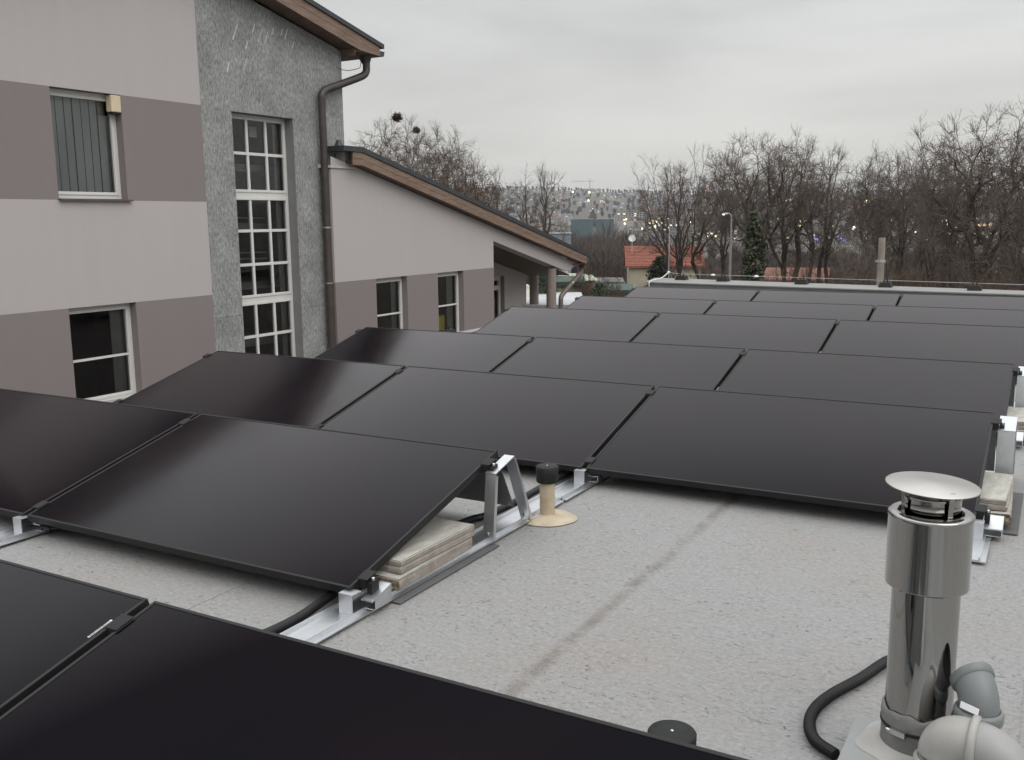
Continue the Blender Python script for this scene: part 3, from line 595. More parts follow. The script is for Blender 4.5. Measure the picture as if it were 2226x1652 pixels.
# ------------------------------------------------------------------ main building
def wall(name, X, y0, y1, z0, z1, holes, bands, parent, depth, zline=None, revm=None, zline2=None, thick=.3):
    """wall facing +X at plane X with openings (y0,y1,z0,z1); bands = [(z_from, material)] rising; zline(y) cuts the top"""
    ys = sorted({y0, y1}|{h[0] for h in holes}|{h[1] for h in holes}); zs = sorted({z0, z1}|{h[2] for h in holes}|{h[3] for h in holes}|{b[0] for b in bands if z0 < b[0] < z1})
    bm = bmesh.new(); mats = []
    def mi(m):
        if m not in mats: mats.append(m)
        return mats.index(m)
    def bandm(z):
        r = bands[0][1]
        for bz, m in bands:
            if z > bz: r = m
        return r
    for a, b_ in zip(ys[:-1], ys[1:]):
        for c_, d in zip(zs[:-1], zs[1:]):
            yc, zc_ = (a+b_)/2, (c_+d)/2
            if any(h[0] < yc < h[1] and h[2] < zc_ < h[3] for h in holes): continue
            f = bm.faces.new([bm.verts.new(p) for p in ((X, a, c_), (X, b_, c_), (X, b_, d), (X, a, d))]); f.material_index = mi(bandm(zc_))
    bmesh.ops.remove_doubles(bm, verts=bm.verts, dist=1e-4)
    if zline:
        sl = zline[1]; nrm = Vector((0, -sl, 1)).normalized()
        bmesh.ops.bisect_plane(bm, geom=bm.verts[:]+bm.edges[:]+bm.faces[:], plane_co=Vector((X, 0, zline[0])), plane_no=nrm, clear_outer=True)
    if zline2:
        sl = zline2[1]; nrm = Vector((0, -sl, 1)).normalized()
        bmesh.ops.bisect_plane(bm, geom=bm.verts[:]+bm.edges[:]+bm.faces[:], plane_co=Vector((X, 0, zline2[0])), plane_no=nrm, clear_outer=True)
    for h in holes:
        m = revm or bandm((h[2]+h[3])/2-.01)
        for q in (((X, h[0], h[2]), (X-depth, h[0], h[2]), (X-depth, h[0], h[3]), (X, h[0], h[3])), ((X, h[1], h[3]), (X-depth, h[1], h[3]), (X-depth, h[1], h[2]), (X, h[1], h[2])),
                  ((X, h[0], h[3]), (X-depth, h[0], h[3]), (X-depth, h[1], h[3]), (X, h[1], h[3])), ((X, h[1], h[2]), (X-depth, h[1], h[2]), (X-depth, h[0], h[2]), (X, h[0], h[2]))):
            f = bm.faces.new([bm.verts.new(p) for p in q]); f.material_index = mi(m)
    me = bpy.data.meshes.new(name); bm.to_mesh(me); bm.free()
    for m in mats: me.materials.append(m)
    return link(name, me, parent)
def window(X, y0, y1, z0, z1, parent, name='window', fw_=.055, bars_z=(), bars_y=(), bw=.03, room=True, right_extra=.0, curtain=None, blinds=False, yellow=False):
    """frame at plane X (its front), sash inside, panes, dark room behind"""
    g = fw_
    m = MB()
    m.box(X-.06, X, y0, y0+g, z0, z1, WHITE).box(X-.06, X, y1-g, y1, z0, z1, WHITE).box(X-.06, X, y0+g, y1-g, z1-g, z1, WHITE).box(X-.06, X, y0+g, y1-g, z0, z0+g, WHITE)
    fr_ = m.build(name, parent, bevel=.004)
    i0, i1, j0, j1 = y0+g, y1-g, z0+g, z1-g; s = .03
    m = MB(); m.box(X-.05, X+.012, i0-.01, i0+s, j0-.01, j1+.01, WHITE).box(X-.05, X+.012, i1-s, i1+.01, j0-.01, j1+.01, WHITE).box(X-.05, X+.012, i0+s, i1-s, j1-s, j1+.01, WHITE).box(X-.05, X+.012, i0+s, i1-s, j0-.01, j0+s, WHITE)
    m.build('sash', fr_, bevel=.003)
    i0 += s; i1 -= s; j0 += s; j1 -= s
    zz = [j0]+sorted(bars_z)+[j1]; yy = [i0]+sorted(bars_y)+[i1]
    m = MB(); any_ = False
    for z in bars_z: m.box(X-.04, X+.006, i0, i1, z-bw/2, z+bw/2, WHITE); any_ = True
    for y in bars_y:
        for a, b_ in zip(zz[:-1], zz[1:]): m.box(X-.04, X+.006, y-bw/2, y+bw/2, a+(bw/2 if a in bars_z else 0), b_-(bw/2 if b_ in bars_z else 0), WHITE)
        any_ = True
    if any_: m.build('glazing_bars', fr_)
    for a, b_ in zip(zz[:-1], zz[1:]):
        for c_, d in zip(yy[:-1], yy[1:]):
            MB().add([(X-.02+random.uniform(-.0015, .0015), c_, a), (X-.02+random.uniform(-.0015, .0015), d, a), (X-.02, d, b_), (X-.02+random.uniform(-.001, .001), c_, b_)], [(0, 1, 2), (0, 2, 3)], WGL).build('pane', fr_)
    if room:
        D = 2.2; m = MB(); a, b_, c_, d = y0-.3, y1+1.0, z0-.6, z1+.3
        m.add([(X-.07, a, c_), (X-.07, b_, c_), (X-.07, b_, d), (X-.07, a, d), (X-D, a, c_), (X-D, b_, c_), (X-D, b_, d), (X-D, a, d)], [(4, 5, 6, 7), (0, 1, 5, 4), (1, 2, 6, 5), (2, 3, 7, 6), (3, 0, 4, 7)], DARKROOM)
        m.build('room_interior', parent)
    if curtain:
        a, b_ = curtain; n = 24; vs = []
        for i in range(n+1):
            y = a+(b_-a)*i/n; x = X-.11+.014*math.sin(i*1.9); vs += [(x, y, z0+.0), (x, y, z1-.03)]
        MB().add(vs, [(2*i, 2*i+2, 2*i+3, 2*i+1) for i in range(n)], CURT, True).build('curtain', parent)
    if blinds:
        n = 8; wv = (i1-i0)/n
        for i in range(n):
            a = i0+wv*i+.004; ang = .16+random.uniform(-.05, .05)
            MB().add([(X-.10, a, j0-.05), (X-.10-wv*math.sin(ang), a+wv*math.cos(ang), j0-.05), (X-.10-wv*math.sin(ang), a+wv*math.cos(ang), j1+.05), (X-.10, a, j1+.05)], [(0, 1, 2, 3)], BLIND).build('blind_slat', parent)
    if yellow:
        MB().box(X-.5, X-.17, y0+.12, y1-.32, z0+.05, z0+.47, YEL).build('yellow_cupboard', parent)
    return fr_
XL = -11.2; XG = -11.0; YE = 13.755
ZS = lambda y: 4.621-.2304*(y-12.72)      # underside of the big roof at the wall
B1 = empty('main_building', (0, 0, 0), 'tall building with mauve-banded plaster, granite strip and tall stair window', 'building')
band = [(-9, PL_D), (.379, PL_L), (1.773, PL_D), (3.178, PL_L), (4.68, PL_D), (6.08, PL_L)]
YB = 10.47; RYD = 9.65; Y0 = 2*RYD-YE
ML = lambda y: 2*RYD-y      # mirror a point to the near half of the gable
W1 = (8.005, 9.062, 1.775, 3.176); W2 = (8.005, 9.062, -.98, .378); ST = (11.087, 12.448, -3.4, 3.146)
wall('plaster_wall', XL, Y0, YB, -5, 10, [W1, W2], band, B1, .2, (ZS(0), -.2304), zline2=(ZS(2*RYD), .2304))
wall('granite_wall', XL-.012, YB, YE, -5, 7, [ST], [(-9, STONE)], B1, .2, (ZS(0)-.001, -.2304), STONE_R)
MB().add([(XL-.012, YE, -5), (XL-9, YE, -5), (XL-9, YE, ZS(YE)), (XL-.012, YE, ZS(YE))], [(3, 2, 1, 0)], STONE).build('end_wall', B1)
MB().add([(XL, Y0, -5), (XL-9, Y0, -5), (XL-9, Y0, ZS(YE)), (XL, Y0, ZS(YE))], [(0, 1, 2, 3)], PL_L).build('end_wall', B1)
# granite cladding slabs: joints as shallow recesses (thin slabs laid 8 mm proud)
sz = [-3.3, -2.6, -1.9, -1.2, -.6, .015, .60, 1.19, 1.77, 2.46, 3.146, 3.75, 4.4, 5.2]
for i, (a, b_) in enumerate(zip(sz[:-1], sz[1:])):
    cols = ((YB+.004, 11.083), (12.452, YE-.001)) if a < 3.1 else ((YB+.004, 11.7), (11.704, YE-.001))
    for (c_, d) in cols:
        jg = .003 if (abs(a-.015) < .01) else .0008; jt = .003 if (abs(b_-.015) < .01) else .0008; za, zb0, zb1 = a+jg, min(b_-jt, ZS(c_)-.003), min(b_-jt, ZS(d)-.003)
        if zb1 <= za+.05 and zb0 <= za+.05: continue
        zb1 = max(zb1, za+.002); x = XL-.004+(.0006 if (i % 2) else 0)
        MB().add([(x, c_, za), (x, d, za), (x, d, zb1), (x, c_, zb0), (x-.008, c_, za), (x-.008, d, za), (x-.008, d, zb1), (x-.008, c_, zb0)], [(0, 1, 2, 3), (1, 0, 4, 5), (0, 3, 7, 4), (2, 1, 5, 6), (3, 2, 6, 7)], STONE).build('granite_slab', B1)
# pale drips and scratches on the granite
scr = mat('lime_streak', (0.50, 0.51, 0.50), .9, var=.2)
m = MB()
for (px, py, l, sl_) in ((528, 152, 26, 1), (505, 85, 34, 1), (575, 92, 24, .9), (590, 75, 15, .8), (560, 90, 30, 1.1), (618, 85, 24, 1), (533, 105, 18, 1), (548, 70, 20, .8), (633, 105, 18, 1.2), (493, 155, 20, .7), (610, 75, 14, 1)):
    q = at(px, py, 10); d = (q-CAM); q = CAM+d*((XL+.004)/d[0]); y, z = q[1], q[2]; L_ = l*.0072
    m.add([(XL+.0016, y, z), (XL+.0016, y+.022, z-.008), (XL+.0016, y+.018+L_*.5*sl_, z+L_*1.0), (XL+.0016, y+L_*.5*sl_, z+L_)], [(0, 1, 2, 3)], scr)
m.build('lime_streak', B1)
f1 = window(XL-.13, W1[0]-.12, W1[1]+.008, W1[2]+.02, W1[3], B1, fw_=.06, blinds=True)
f2 = window(XL-.13, W2[0]-.12, W2[1]+.008, W2[2]+.02, W2[3], B1, fw_=.06, bars_z=(-.345,), curtain=(8.80, 9.0))
sill = mat('sill_metal', (.12, .10, .095), .5, .3, var=.1); sill_w = mat('sill_pale', (.45, .44, .42), .6, var=.1)
MB().hexa([(XL-.12, W1[0]-.01, W1[2]+.006), (XL+.05, W1[0]-.01, W1[2]-.012), (XL+.05, W1[1]+.05, W1[2]-.012), (XL-.12, W1[1]-.004, W1[2]+.006), (XL-.12, W1[0]-.01, W1[2]+.018), (XL+.05, W1[0]-.01, W1[2]+.012), (XL+.05, W1[1]+.05, W1[2]+.012), (XL-.12, W1[1]-.004, W1[2]+.018)], sill).build('window_sill', B1)
MB().box(XL-.12, XL+.05, W2[0]-.02, W2[1]+.03, W2[2]-.012, W2[2]+.012, sill_w).build('window_sill', B1)
o = MB().box(XL-.10, XL+.012, 8.90, 9.055, 2.945, 3.165, mat('beige_box', (.62, .52, .36), .6, var=.08)).build('motion_sensor_box', B1, bevel=.012)
MB().box(XL-.09, XL+.004, 8.915, 9.04, 2.918, 2.9449, BLACKP).build('lens', o)
# stair window: three units, 3 columns of panes
def stair(z0, z1, bars): window(XL-.19, ST[0]-.15, ST[1]+.008, z0, z1, B1, fw_=.05, bars_z=bars, bars_y=(11.565, 11.99), bw=.045, room=False, curtain=(12.26, 12.40))
stair(1.90, 3.146, (2.543,)); stair(.215, 1.897, (1.327, .787)); stair(-1.6, .212, (-.383, -1.0))
m = MB(); X_ = XL-.26; m.add([(X_, 10.6, -3), (X_, 13.6, -3), (X_, 13.6, 3.9), (X_, 10.6, 3.9), (X_-3, 10.6, -3), (X_-3, 13.6, -3), (X_-3, 13.6, 3.9), (X_-3, 10.6, 3.9)], [(4, 5, 6, 7), (0, 1, 5, 4), (1, 2, 6, 5), (2, 3, 7, 6), (3, 0, 4, 7)], mat('stairwell', (.22, .215, .20), .9, var=.2)).build('room_interior', B1)
m = MB()
for i in range(7): m.box(X_-2.2+.0, X_-.5, 10.8, 13.3, -2.6+i*.98, -2.48+i*.98, mat('stair_concrete', (.36, .35, .33), .9, var=.1))
m.build('stair_landing', B1)
m = MB()
for z in (2.35, 1.55, 1.45, .98, .88): m.tube([(X_-.25, 11.0, z), (X_-.25, 12.2, z-.02)], .012, GALV, 6)
m.build('handrail', B1)
o = MB().box(X_-.3, X_-.28, 11.98, 12.15, 2.85, 3.02, mat('pale_paper', (.7, .72, .68), .8, var=.05)).build('paper_notice', B1)  # small paper sheet behind the stair window, one even pale colour
# big roof: slab, two fascia boards, soffit, gutter
RK = XL+.35; ZB = lambda y: 4.701-.2125*(y-12.391)      # bottom of rake fascia on plane RK
def slopeq(m, X0, X1, ya, yb, zf, zt_, mm): m.hexa([(X0, ya, zf(ya)), (X1, ya, zf(ya)), (X1, yb, zf(yb)), (X0, yb, zf(yb)), (X0, ya, zt_(ya)), (X1, ya, zt_(ya)), (X1, yb, zt_(yb)), (X0, yb, zt_(yb))], mm)
SLP = -.2225
f0 = lambda y: 4.395+SLP*(y-13.87)       # rake soffit / fascia bottom line
fmid = lambda y: 4.395+.135+SLP*(y-13.87); ftop = lambda y: 4.395+.258+SLP*(y-13.87)
rtop = lambda y: 4.583+SLP*(y-14.506); rbot = lambda y: rtop(y)-.075
for mir in (0, 1):
    yy = (lambda y: y) if not mir else ML
    def sq(m, X0, X1, ya, yb, zf, zt_, mm):
        if mir: slopeq(m, X0, X1, ML(yb), ML(ya), lambda y: zf(ML(y)), lambda y: zt_(ML(y)), mm)
        else: slopeq(m, X0, X1, ya, yb, zf, zt_, mm)
    m = MB(); sq(m, XL-9, RK+.03, RYD, 14.506, rbot, rtop, ROOFM); m.build('roof_covering', B1)
    m = MB(); m.prism([(yy(RYD), fmid(RYD)+.003), (yy(14.41), fmid(14.41)+.003), (yy(14.41), rbot(14.41)-.003), (yy(RYD), rbot(RYD)-.003)], 'x', RK-.03, RK, WOOD); m.build('fascia_board', B1)
    m = MB(); m.prism([(yy(RYD), f0(RYD)), (yy(13.86), f0(13.86)), (yy(14.415), 4.372), (yy(14.415), fmid(14.41)), (yy(RYD), fmid(RYD))], 'x', RK-.032, RK-.003, WOOD); m.build('fascia_board', B1)
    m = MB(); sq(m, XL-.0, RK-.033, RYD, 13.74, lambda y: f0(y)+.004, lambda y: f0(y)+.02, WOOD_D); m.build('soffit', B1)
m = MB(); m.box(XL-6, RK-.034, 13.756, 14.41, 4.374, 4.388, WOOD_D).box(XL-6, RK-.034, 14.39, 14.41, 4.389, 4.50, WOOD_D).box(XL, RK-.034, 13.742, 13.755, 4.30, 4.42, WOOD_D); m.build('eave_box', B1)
gt = [(14.43, 4.475), (14.62, 4.475), (14.60, 4.46), (14.585, 4.395), (14.56, 4.385), (14.46, 4.385), (14.44, 4.40)]
MB().prism(gt, 'x', XL-6, RK-.04, GUT).build('gutter', B1, bevel=.004)
# downpipe
dpp = empty('downpipe', (0, 0, 0), 'thick brown downpipe bent from the high gutter down the granite wall', 'downpipe')
px_ = XL+.115
MB().tube([(px_-.02, 14.31, 4.40), (px_-.02, 14.31, 4.335), (px_, 14.31, 4.24)], [.11, .11, .064], GUT, 20).build('outlet', dpp)
MB().tube([(px_, 14.31, 4.26)]+bezier([(px_, 14.31, 4.20), (px_, 14.30, 4.12), (px_, 14.22, 4.04), (px_, 14.0, 3.955), (px_, 13.45, 3.77), (px_, 13.16, 3.67), (px_, 13.065, 3.58), (px_, 13.055, 3.47)], 7)+[(px_, 13.055, 3.40)], .066, GUT, 20).build('swan_neck', dpp)
zj = [3.41, 2.2, 1.01, .02, -1.2, -3.5]
zj = [3.41, 1.36, .40, -.50, -2.0, -4.2]
for i, (a, b_) in enumerate(zip(zj[:-1], zj[1:])):
    MB().tube([(px_, 13.055-.000, a), (px_, 13.055, b_)], .063+(.001 if i % 2 else 0), GUT if i == 0 else GUT_B, 20).build('pipe_length', dpp)
    if i: MB().tube([(px_, 13.055, a+.012), (px_, 13.055, a-.012)], .068, BOLT if i < 3 else GUT_B, 20).build('pipe_clip', dpp)
o = MB().tube(bezier([(px_-.09, 13.60, 4.10), (px_-.05, 13.8, 4.075), (px_, 14.05, 4.13), (px_, 14.14, 4.19), (px_, 14.16, 4.36)], 6), .006, GUT, 6).build('roof_wire'); tag(o, 'thin wire looping from the granite corner up to the eave', 'wire')
o = MB().tube([(XL-1.2, 14.0, 4.55), (XL-1.2, 14.13, 5.22)], .006, GALV, 6).build('lightning_rod'); tag(o, 'thin rod standing up from the high roof edge', 'lightning rod')

# ------------------------------------------------------------------ low wing
B2 = empty('side_wing', (0, 0, 0), 'low wing with sloping dark roof, wood fascia, two windows and an open porch', 'building')
zs2 = lambda y: 2.415-.2323*(y-13.771)
YW0, YW1 = 13.115, 18.55
V1 = (14.27, 15.25, -1.0, .404); V2 = (16.312, 17.285, -1.0, .404)
wall('plaster_wall', XG, YW0, YW1, -5, 4, [V1, V2], [(-9, PL_D), (.408, PL_L)], B2, .2, (zs2(0), -.2323))
MB().add([(XG, YW0, -5), (XL+.001, YW0, -5), (XL+.001, YW0, .408), (XG, YW0, .408)], [(3, 2, 1, 0)], PL_D).add([(XG, YW0, .408), (XL+.001, YW0, .408), (XL+.001, YW0, 2.36), (XG, YW0, 2.36)], [(3, 2, 1, 0)], PL_L).build('corner_return', B2)
# the wall top left of the fascia is level under a flashing
MB().hexa([(XG-.21, 13.02, 2.372), (XG+.03, 13.09, 2.372), (XG+.03, 13.72, 2.372), (XG-.21, 13.72, 2.372), (XG-.21, 13.02, 2.44), (XG+.03, 13.09, 2.405), (XG+.03, 13.72, 2.405), (XG-.21, 13.72, 2.44)], sill_w).build('flashing', B2)
MB().box(XG-.19, XG-.01, 13.485, 13.73, 2.4405, 2.66, PL_L).build('verge_block', B2)
# trim the wall above the flashing with a small filler wall to the roof
window(XG-.13, V1[0]-.1, V1[1]+.008, V1[2], V1[3]-.01, B2, fw_=.055, bars_z=(-.305,), curtain=(15.03, 15.2))
window(XG-.13, V2[0]-.1, V2[1]+.008, V2[2], V2[3]-.01, B2, fw_=.055, bars_z=(-.30,), curtain=(16.98, 17.2), yellow=True)
for V in (V1, V2): MB().box(XG-.12, XG+.05, V[0]-.02, V[1]+.03, V[2]-.012, V[2]+.012, sill_w).build('window_sill', B2)
# porch: sloping beam, inner wall with door, columns
XI = -12.55
m = MB(); m.prism([(YW1+.001, zs2(YW1)), (YW1+.001, .997), (22.035, .183), (22.44, .155), (22.61, .228), (23.0, zs2(23.0)+.0)], 'x', XG-.28, XG, PL_L); m.build('porch_beam', B2)
m = MB(); m.add([(XG-.001, YW1, -5), (XI, YW1, -5), (XI, YW1, 1.6), (XG-.001, YW1, 1.6)], [(0, 1, 2, 3)], PL_L); m.build('porch_side_wall', B2)
DO = (19.9, 21.70, -2.6, .02)
wall('porch_back_wall', XI, YW1, 22.88, -5, 4, [DO], [(-9, PL_L)], B2, .2, (zs2(0)-.05, -.2323), PL_D)
m = MB(); m.add([(XI, 22.88, -5), (XI-5, 22.88, -5), (XI-5, 22.88, .26), (XI, 22.88, .26)], [(3, 2, 1, 0)], PL_D); m.build('rear_wall', B2)
window(XI-.12, DO[0], DO[1]+.005, DO[2], DO[3]-.01, B2, name='glazed_door', fw_=.07, bars_z=(-.28,), bw=.12)
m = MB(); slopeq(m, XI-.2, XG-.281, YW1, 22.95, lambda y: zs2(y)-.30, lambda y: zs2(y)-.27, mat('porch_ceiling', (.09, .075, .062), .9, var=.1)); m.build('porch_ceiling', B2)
MB().add([(XG-.3, YW0, -4.6)]*0+[(XG, YW1, -2.75), (XI, YW1, -2.75), (XI, 23.2, -2.75), (XG, 23.2, -2.75)], [(0, 1, 2, 3)], CONC).build('porch_floor', B2)
MB().tube([(XG-.14, 21.63, -4.8), (XG-.14, 21.63, .24)], .125, mat('column_paint', (.24, .20, .18), .8, var=.08), 28).build('column', B2)
MB().tube([(XI-.2+1.2, 24.35, -4.8)]*0+[(XI+.15, 23.05, -4.8), (XI+.15, 23.05, .2)], .125, MATS['column_paint'], 28).build('column', B2)
# wing roof
XR = XG+.2; SL2 = -.2323
g0 = lambda y: 2.437+SL2*(y-13.725); gm = lambda y: g0(y)+.105; gt_ = lambda y: g0(y)+.215
gr0 = lambda y: g0(y)+.222; gr1 = lambda y: g0(y)+.312
YT = 23.02
m = MB(); slopeq(m, XG-9, XR+.02, 13.725, 23.17, gr0, gr1, ROOFM); m.box(XG-9, XR+.02, 13.22, 13.724, 2.655, 2.745, ROOFM); m.build('roof_covering', B2)
m = MB(); m.prism([(13.725, gm(13.725)+.003), (YT, gm(YT)+.003), (YT, gt_(YT)), (13.725, gt_(13.725))], 'x', XR-.03, XR, WOOD); m.prism([(13.48, 2.545), (13.7245, 2.545), (13.7245, 2.65), (13.48, 2.65)], 'x', XR-.03, XR, WOOD); m.build('fascia_board', B2)
m = MB(); m.prism([(13.725, g0(13.725)), (22.50, g0(22.50)), (YT, .295), (YT, gm(YT)), (13.725, gm(13.725))], 'x', XR-.032, XR-.003, WOOD); m.prism([(13.48, 2.43), (13.7245, 2.43), (13.7245, 2.542), (13.48, 2.542)], 'x', XR-.032, XR-.003, WOOD); m.build('fascia_board', B2)
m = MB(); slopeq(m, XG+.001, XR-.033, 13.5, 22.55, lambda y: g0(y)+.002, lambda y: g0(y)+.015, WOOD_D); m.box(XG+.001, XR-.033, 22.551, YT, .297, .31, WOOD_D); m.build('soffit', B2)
MB().lathe([(.09, 0), (.06, .06), (.045, .11), (.0001, .115)], ROOFM, (XR-.25, 13.42, 2.746), 14).build('roof_vent', B2)
MB().prism([(23.02, .42), (23.20, .42), (23.18, .36), (23.14, .335), (23.06, .335), (23.03, .36)], 'x', XG-6, XR-.01, GUT).build('gutter', B2)
# wing downpipe
d2 = empty('downpipe', (0, 0, 0), 'grey-brown downpipe slanting from the low wing gutter back to the porch column', 'downpipe')
xx = XG-.0
MB().tube([(xx, 23.1, .34), (xx, 23.1, .26), (xx, 23.1, .18)], [.10, .09, .062], GUT, 16).build('outlet', d2)
MB().tube(bezier([(xx, 23.1, .20), (xx, 23.1, .12), (xx, 23.03, .04), (xx, 22.5, -.20), (xx, 22.0, -.43), (xx, 21.9, -.52), (xx, 21.885, -.62)], 6), .062, mat('zinc_pipe', (.15, .125, .11), .5, .2, var=.2), 18).build('slanted_pipe', d2)
MB().tube([(xx, 21.885, -.62), (xx, 21.885, -4.6)], .061, MATS['zinc_pipe'], 18).build('pipe_length', d2)
MB().tube([(xx, 22.53, -.185), (xx, 22.50, -.2)], .067, BOLT, 18).build('pipe_clip', d2)

# ------------------------------------------------------------------ trees
def tubes_mesh(name, lev, ks, mats):
    V = []; F = []; o = 0; MI = []
    for (P_, RA), k, mi in zip(lev, ks, mats):
        n, m, _ = P_.shape; T_ = np.gradient(P_, axis=1); T_ /= np.linalg.norm(T_, axis=2, keepdims=True)+1e-9
        ref = np.where(np.abs(T_[..., 2:3]) > .9, np.array([1., 0, 0]), np.array([0, 0, 1.])); a = np.cross(T_, ref); a /= np.linalg.norm(a, axis=2, keepdims=True)+1e-9; b_ = np.cross(T_, a)
        ang = np.arange(k)*2*np.pi/k
        ring = P_[:, :, None, :]+RA[:, :, None, None]*(a[:, :, None, :]*np.cos(ang)[None, None, :, None]+b_[:, :, None, :]*np.sin(ang)[None, None, :, None])
        V.append(ring.reshape(-1, 3)); base = (np.arange(n)[:, None, None]*m+np.arange(m-1)[None, :, None])*k; j = np.arange(k)[None, None, :]; j2 = (j+1) % k
        q = np.stack([base+j, base+j2, base+k+j2, base+k+j], -1).reshape(-1, 4)+o; F.append(q); MI.append(np.full(len(q), mi)); o += n*m*k
    V = np.concatenate(V); F = np.concatenate(F); MI = np.concatenate(MI)
    me = bpy.data.meshes.new(name); me.vertices.add(len(V)); me.vertices.foreach_set('co', V.ravel().astype(np.float32)); me.loops.add(F.size); me.loops.foreach_set('vertex_index', F.ravel().astype(np.int32))
    me.polygons.add(len(F)); me.polygons.foreach_set('loop_start', np.arange(0, F.size, 4, dtype=np.int32)); me.polygons.foreach_set('loop_total', np.full(len(F), 4, dtype=np.int32)); me.update(); me.validate(); return me
def leaf_mesh(name, C_, size, m, g, flat=0.0):
    n = len(C_); a = g.normal(0, 1, (n, 3)); a /= np.linalg.norm(a, axis=1, keepdims=True); b_ = g.normal(0, 1, (n, 3)); b_ = np.cross(a, b_); b_ /= np.linalg.norm(b_, axis=1, keepdims=True)
    s = size*g.uniform(.5, 1.4, (n, 1)); V = np.stack([C_-a*s, C_+b_*s*.6, C_+a*s, C_-b_*s*.6], 1).reshape(-1, 3)
    me = bpy.data.meshes.new(name); me.vertices.add(4*n); me.vertices.foreach_set('co', V.ravel().astype(np.float32)); me.loops.add(4*n); me.loops.foreach_set('vertex_index', np.arange(4*n, dtype=np.int32)); me.polygons.add(n)
    me.polygons.foreach_set('loop_start', np.arange(0, 4*n, 4, dtype=np.int32)); me.polygons.foreach_set('loop_total', np.full(n, 4, dtype=np.int32)); me.update(); me.materials.append(m); return me
def crown_tree(seed, H, Wd, stems=1, cb=.34, n=520, r0=.2, lean=.10, fork=.5, tw=8, lump=.16, droop=0.0, twl=.55):
    """limbs reach for points spread through the crown's volume; returns thick and thin polylines"""
    g = np.random.default_rng(seed); hz2 = H*(1-cb)/2; cz = H*(1+cb)/2; Rx = Wd/2
    d = g.normal(0, 1, (n, 3)); d /= np.linalg.norm(d, axis=1, keepdims=True); u = g.uniform(0.02, 1, (n, 1))**.40
    a = np.arctan2(d[:, 1], d[:, 0]); lm = 1+lump*np.sin(a*2+g.uniform(0, 6))*np.cos(d[:, 2]*3+g.uniform(0, 6))+lump*.7*np.sin(a*5+d[:, 2]*5+g.uniform(0, 6))
    T_ = d*u*lm[:, None]*np.array([Rx, Rx, hz2]); T_[:, 2] += cz; T_[:, 2] = np.where(T_[:, 2] < H*cb*.8, H*cb*.8+g.uniform(0, .5, n), T_[:, 2])
    T_[:, :2] *= np.clip((T_[:, 2:3]/H-.12)*2.6, .25, 1)
    thick = []; thin = []; tips = []
    def seg(p0, d0, p1, r1, r2, m):
        L = np.linalg.norm(p1-p0); c_ = p0+d0*L*.45; t_ = np.linspace(0, 1, m)[:, None]
        q = (1-t_)**2*p0+2*t_*(1-t_)*c_+t_**2*p1; q[1:-1] += g.normal(0, .024*L, (m-2, 3))
        (thick if r1 > .028 else thin).append((q, r1+(r2-r1)*t_[:, 0])); dd = q[-1]-q[-2]; return dd/(np.linalg.norm(dd)+1e-9)
    N_ = n/stems
    def rec(p, dr, idx, lev, rin):
        k = len(idx); C_ = T_[idx].mean(0); r = max(r0*.88*(k/N_)**.52, .008); r = min(r, rin)
        if k <= 1:
            e = T_[idx[0]]; dd = seg(p, dr, e, r, .007, 4); tips.append((e, dd, np.linalg.norm(e-p))); return
        f = g.uniform(.36, .55) if lev else 0
        if lev == 0: e = np.array([p[0]+(C_[0]-p[0])*.35, p[1]+(C_[1]-p[1])*.35, H*cb*g.uniform(.85, 1.25)])
        else: e = p+(C_-p)*f
        dd = seg(p, dr, e, r, max(r*.80, .009), 7 if k > 60 else 4)
        kk = (4 if g.random() < .5 else 3) if lev == 0 else (3 if (k > 12 and g.random() < .35) else 2); kk = min(kk, k)
        V = T_[idx]-e; c = V[g.choice(k, kk, replace=False)].copy()
        for _ in range(3):
            lab = ((V[:, None, :]-c[None])**2).sum(2).argmin(1)
            for j in range(kk):
                if (lab == j).any(): c[j] = V[lab == j].mean(0)
        for j in range(kk):
            s_ = idx[lab == j]
            if len(s_):
                v = T_[s_].mean(0)-e; v = v/(np.linalg.norm(v)+1e-9); nd = dd*.62+v*.6+np.array([0, 0, .16-droop]); rec(e, nd/np.linalg.norm(nd), s_, lev+1, r*.85)
    az = np.arctan2(T_[:, 1], T_[:, 0]); grp = ((az+np.pi+g.uniform(0, 1))/(2*np.pi)*stems).astype(int) % stems if stems > 1 else np.zeros(n, int)
    for s_ in range(stems):
        idx = np.where(grp == s_)[0]
        if not len(idx): continue
        th = (s_+.5)/stems*2*np.pi-np.pi; off = np.array([math.cos(th), math.sin(th), 0])*r0*1.1*(stems > 1); v = np.array([math.cos(th)*lean*(1+(stems > 1)), math.sin(th)*lean*(1+(stems > 1)), 1.0]); v /= np.linalg.norm(v)
        rec(off, v, idx, 0, r0)
    # twigs round every tip
    E_ = np.array([t_[0] for t_ in tips]); Dd = np.array([t_[1] for t_ in tips]); Ls = np.array([t_[2] for t_ in tips]); nt_ = len(E_)
    S = np.repeat(E_, tw, 0)-np.repeat(Dd*Ls[:, None], tw, 0)*g.uniform(0, .75, (nt_*tw, 1)); D0 = np.repeat(Dd, tw, 0)+g.normal(0, .55, (nt_*tw, 3)); D0[:, 2] += .22-droop; D0 /= np.linalg.norm(D0, axis=1, keepdims=True)
    Lt = twl*g.uniform(.45, 1.25, nt_*tw); P_ = np.zeros((nt_*tw, 3, 3)); P_[:, 0] = S; P_[:, 1] = S+D0*Lt[:, None]*.5; D1 = D0+g.normal(0, .3, D0.shape); D1[:, 2] += .12-droop; D1 /= np.linalg.norm(D1, axis=1, keepdims=True); P_[:, 2] = P_[:, 1]+D1*Lt[:, None]*.5
    tw1 = (P_, np.tile([.0056, .0046, .0032], (nt_*tw, 1)))
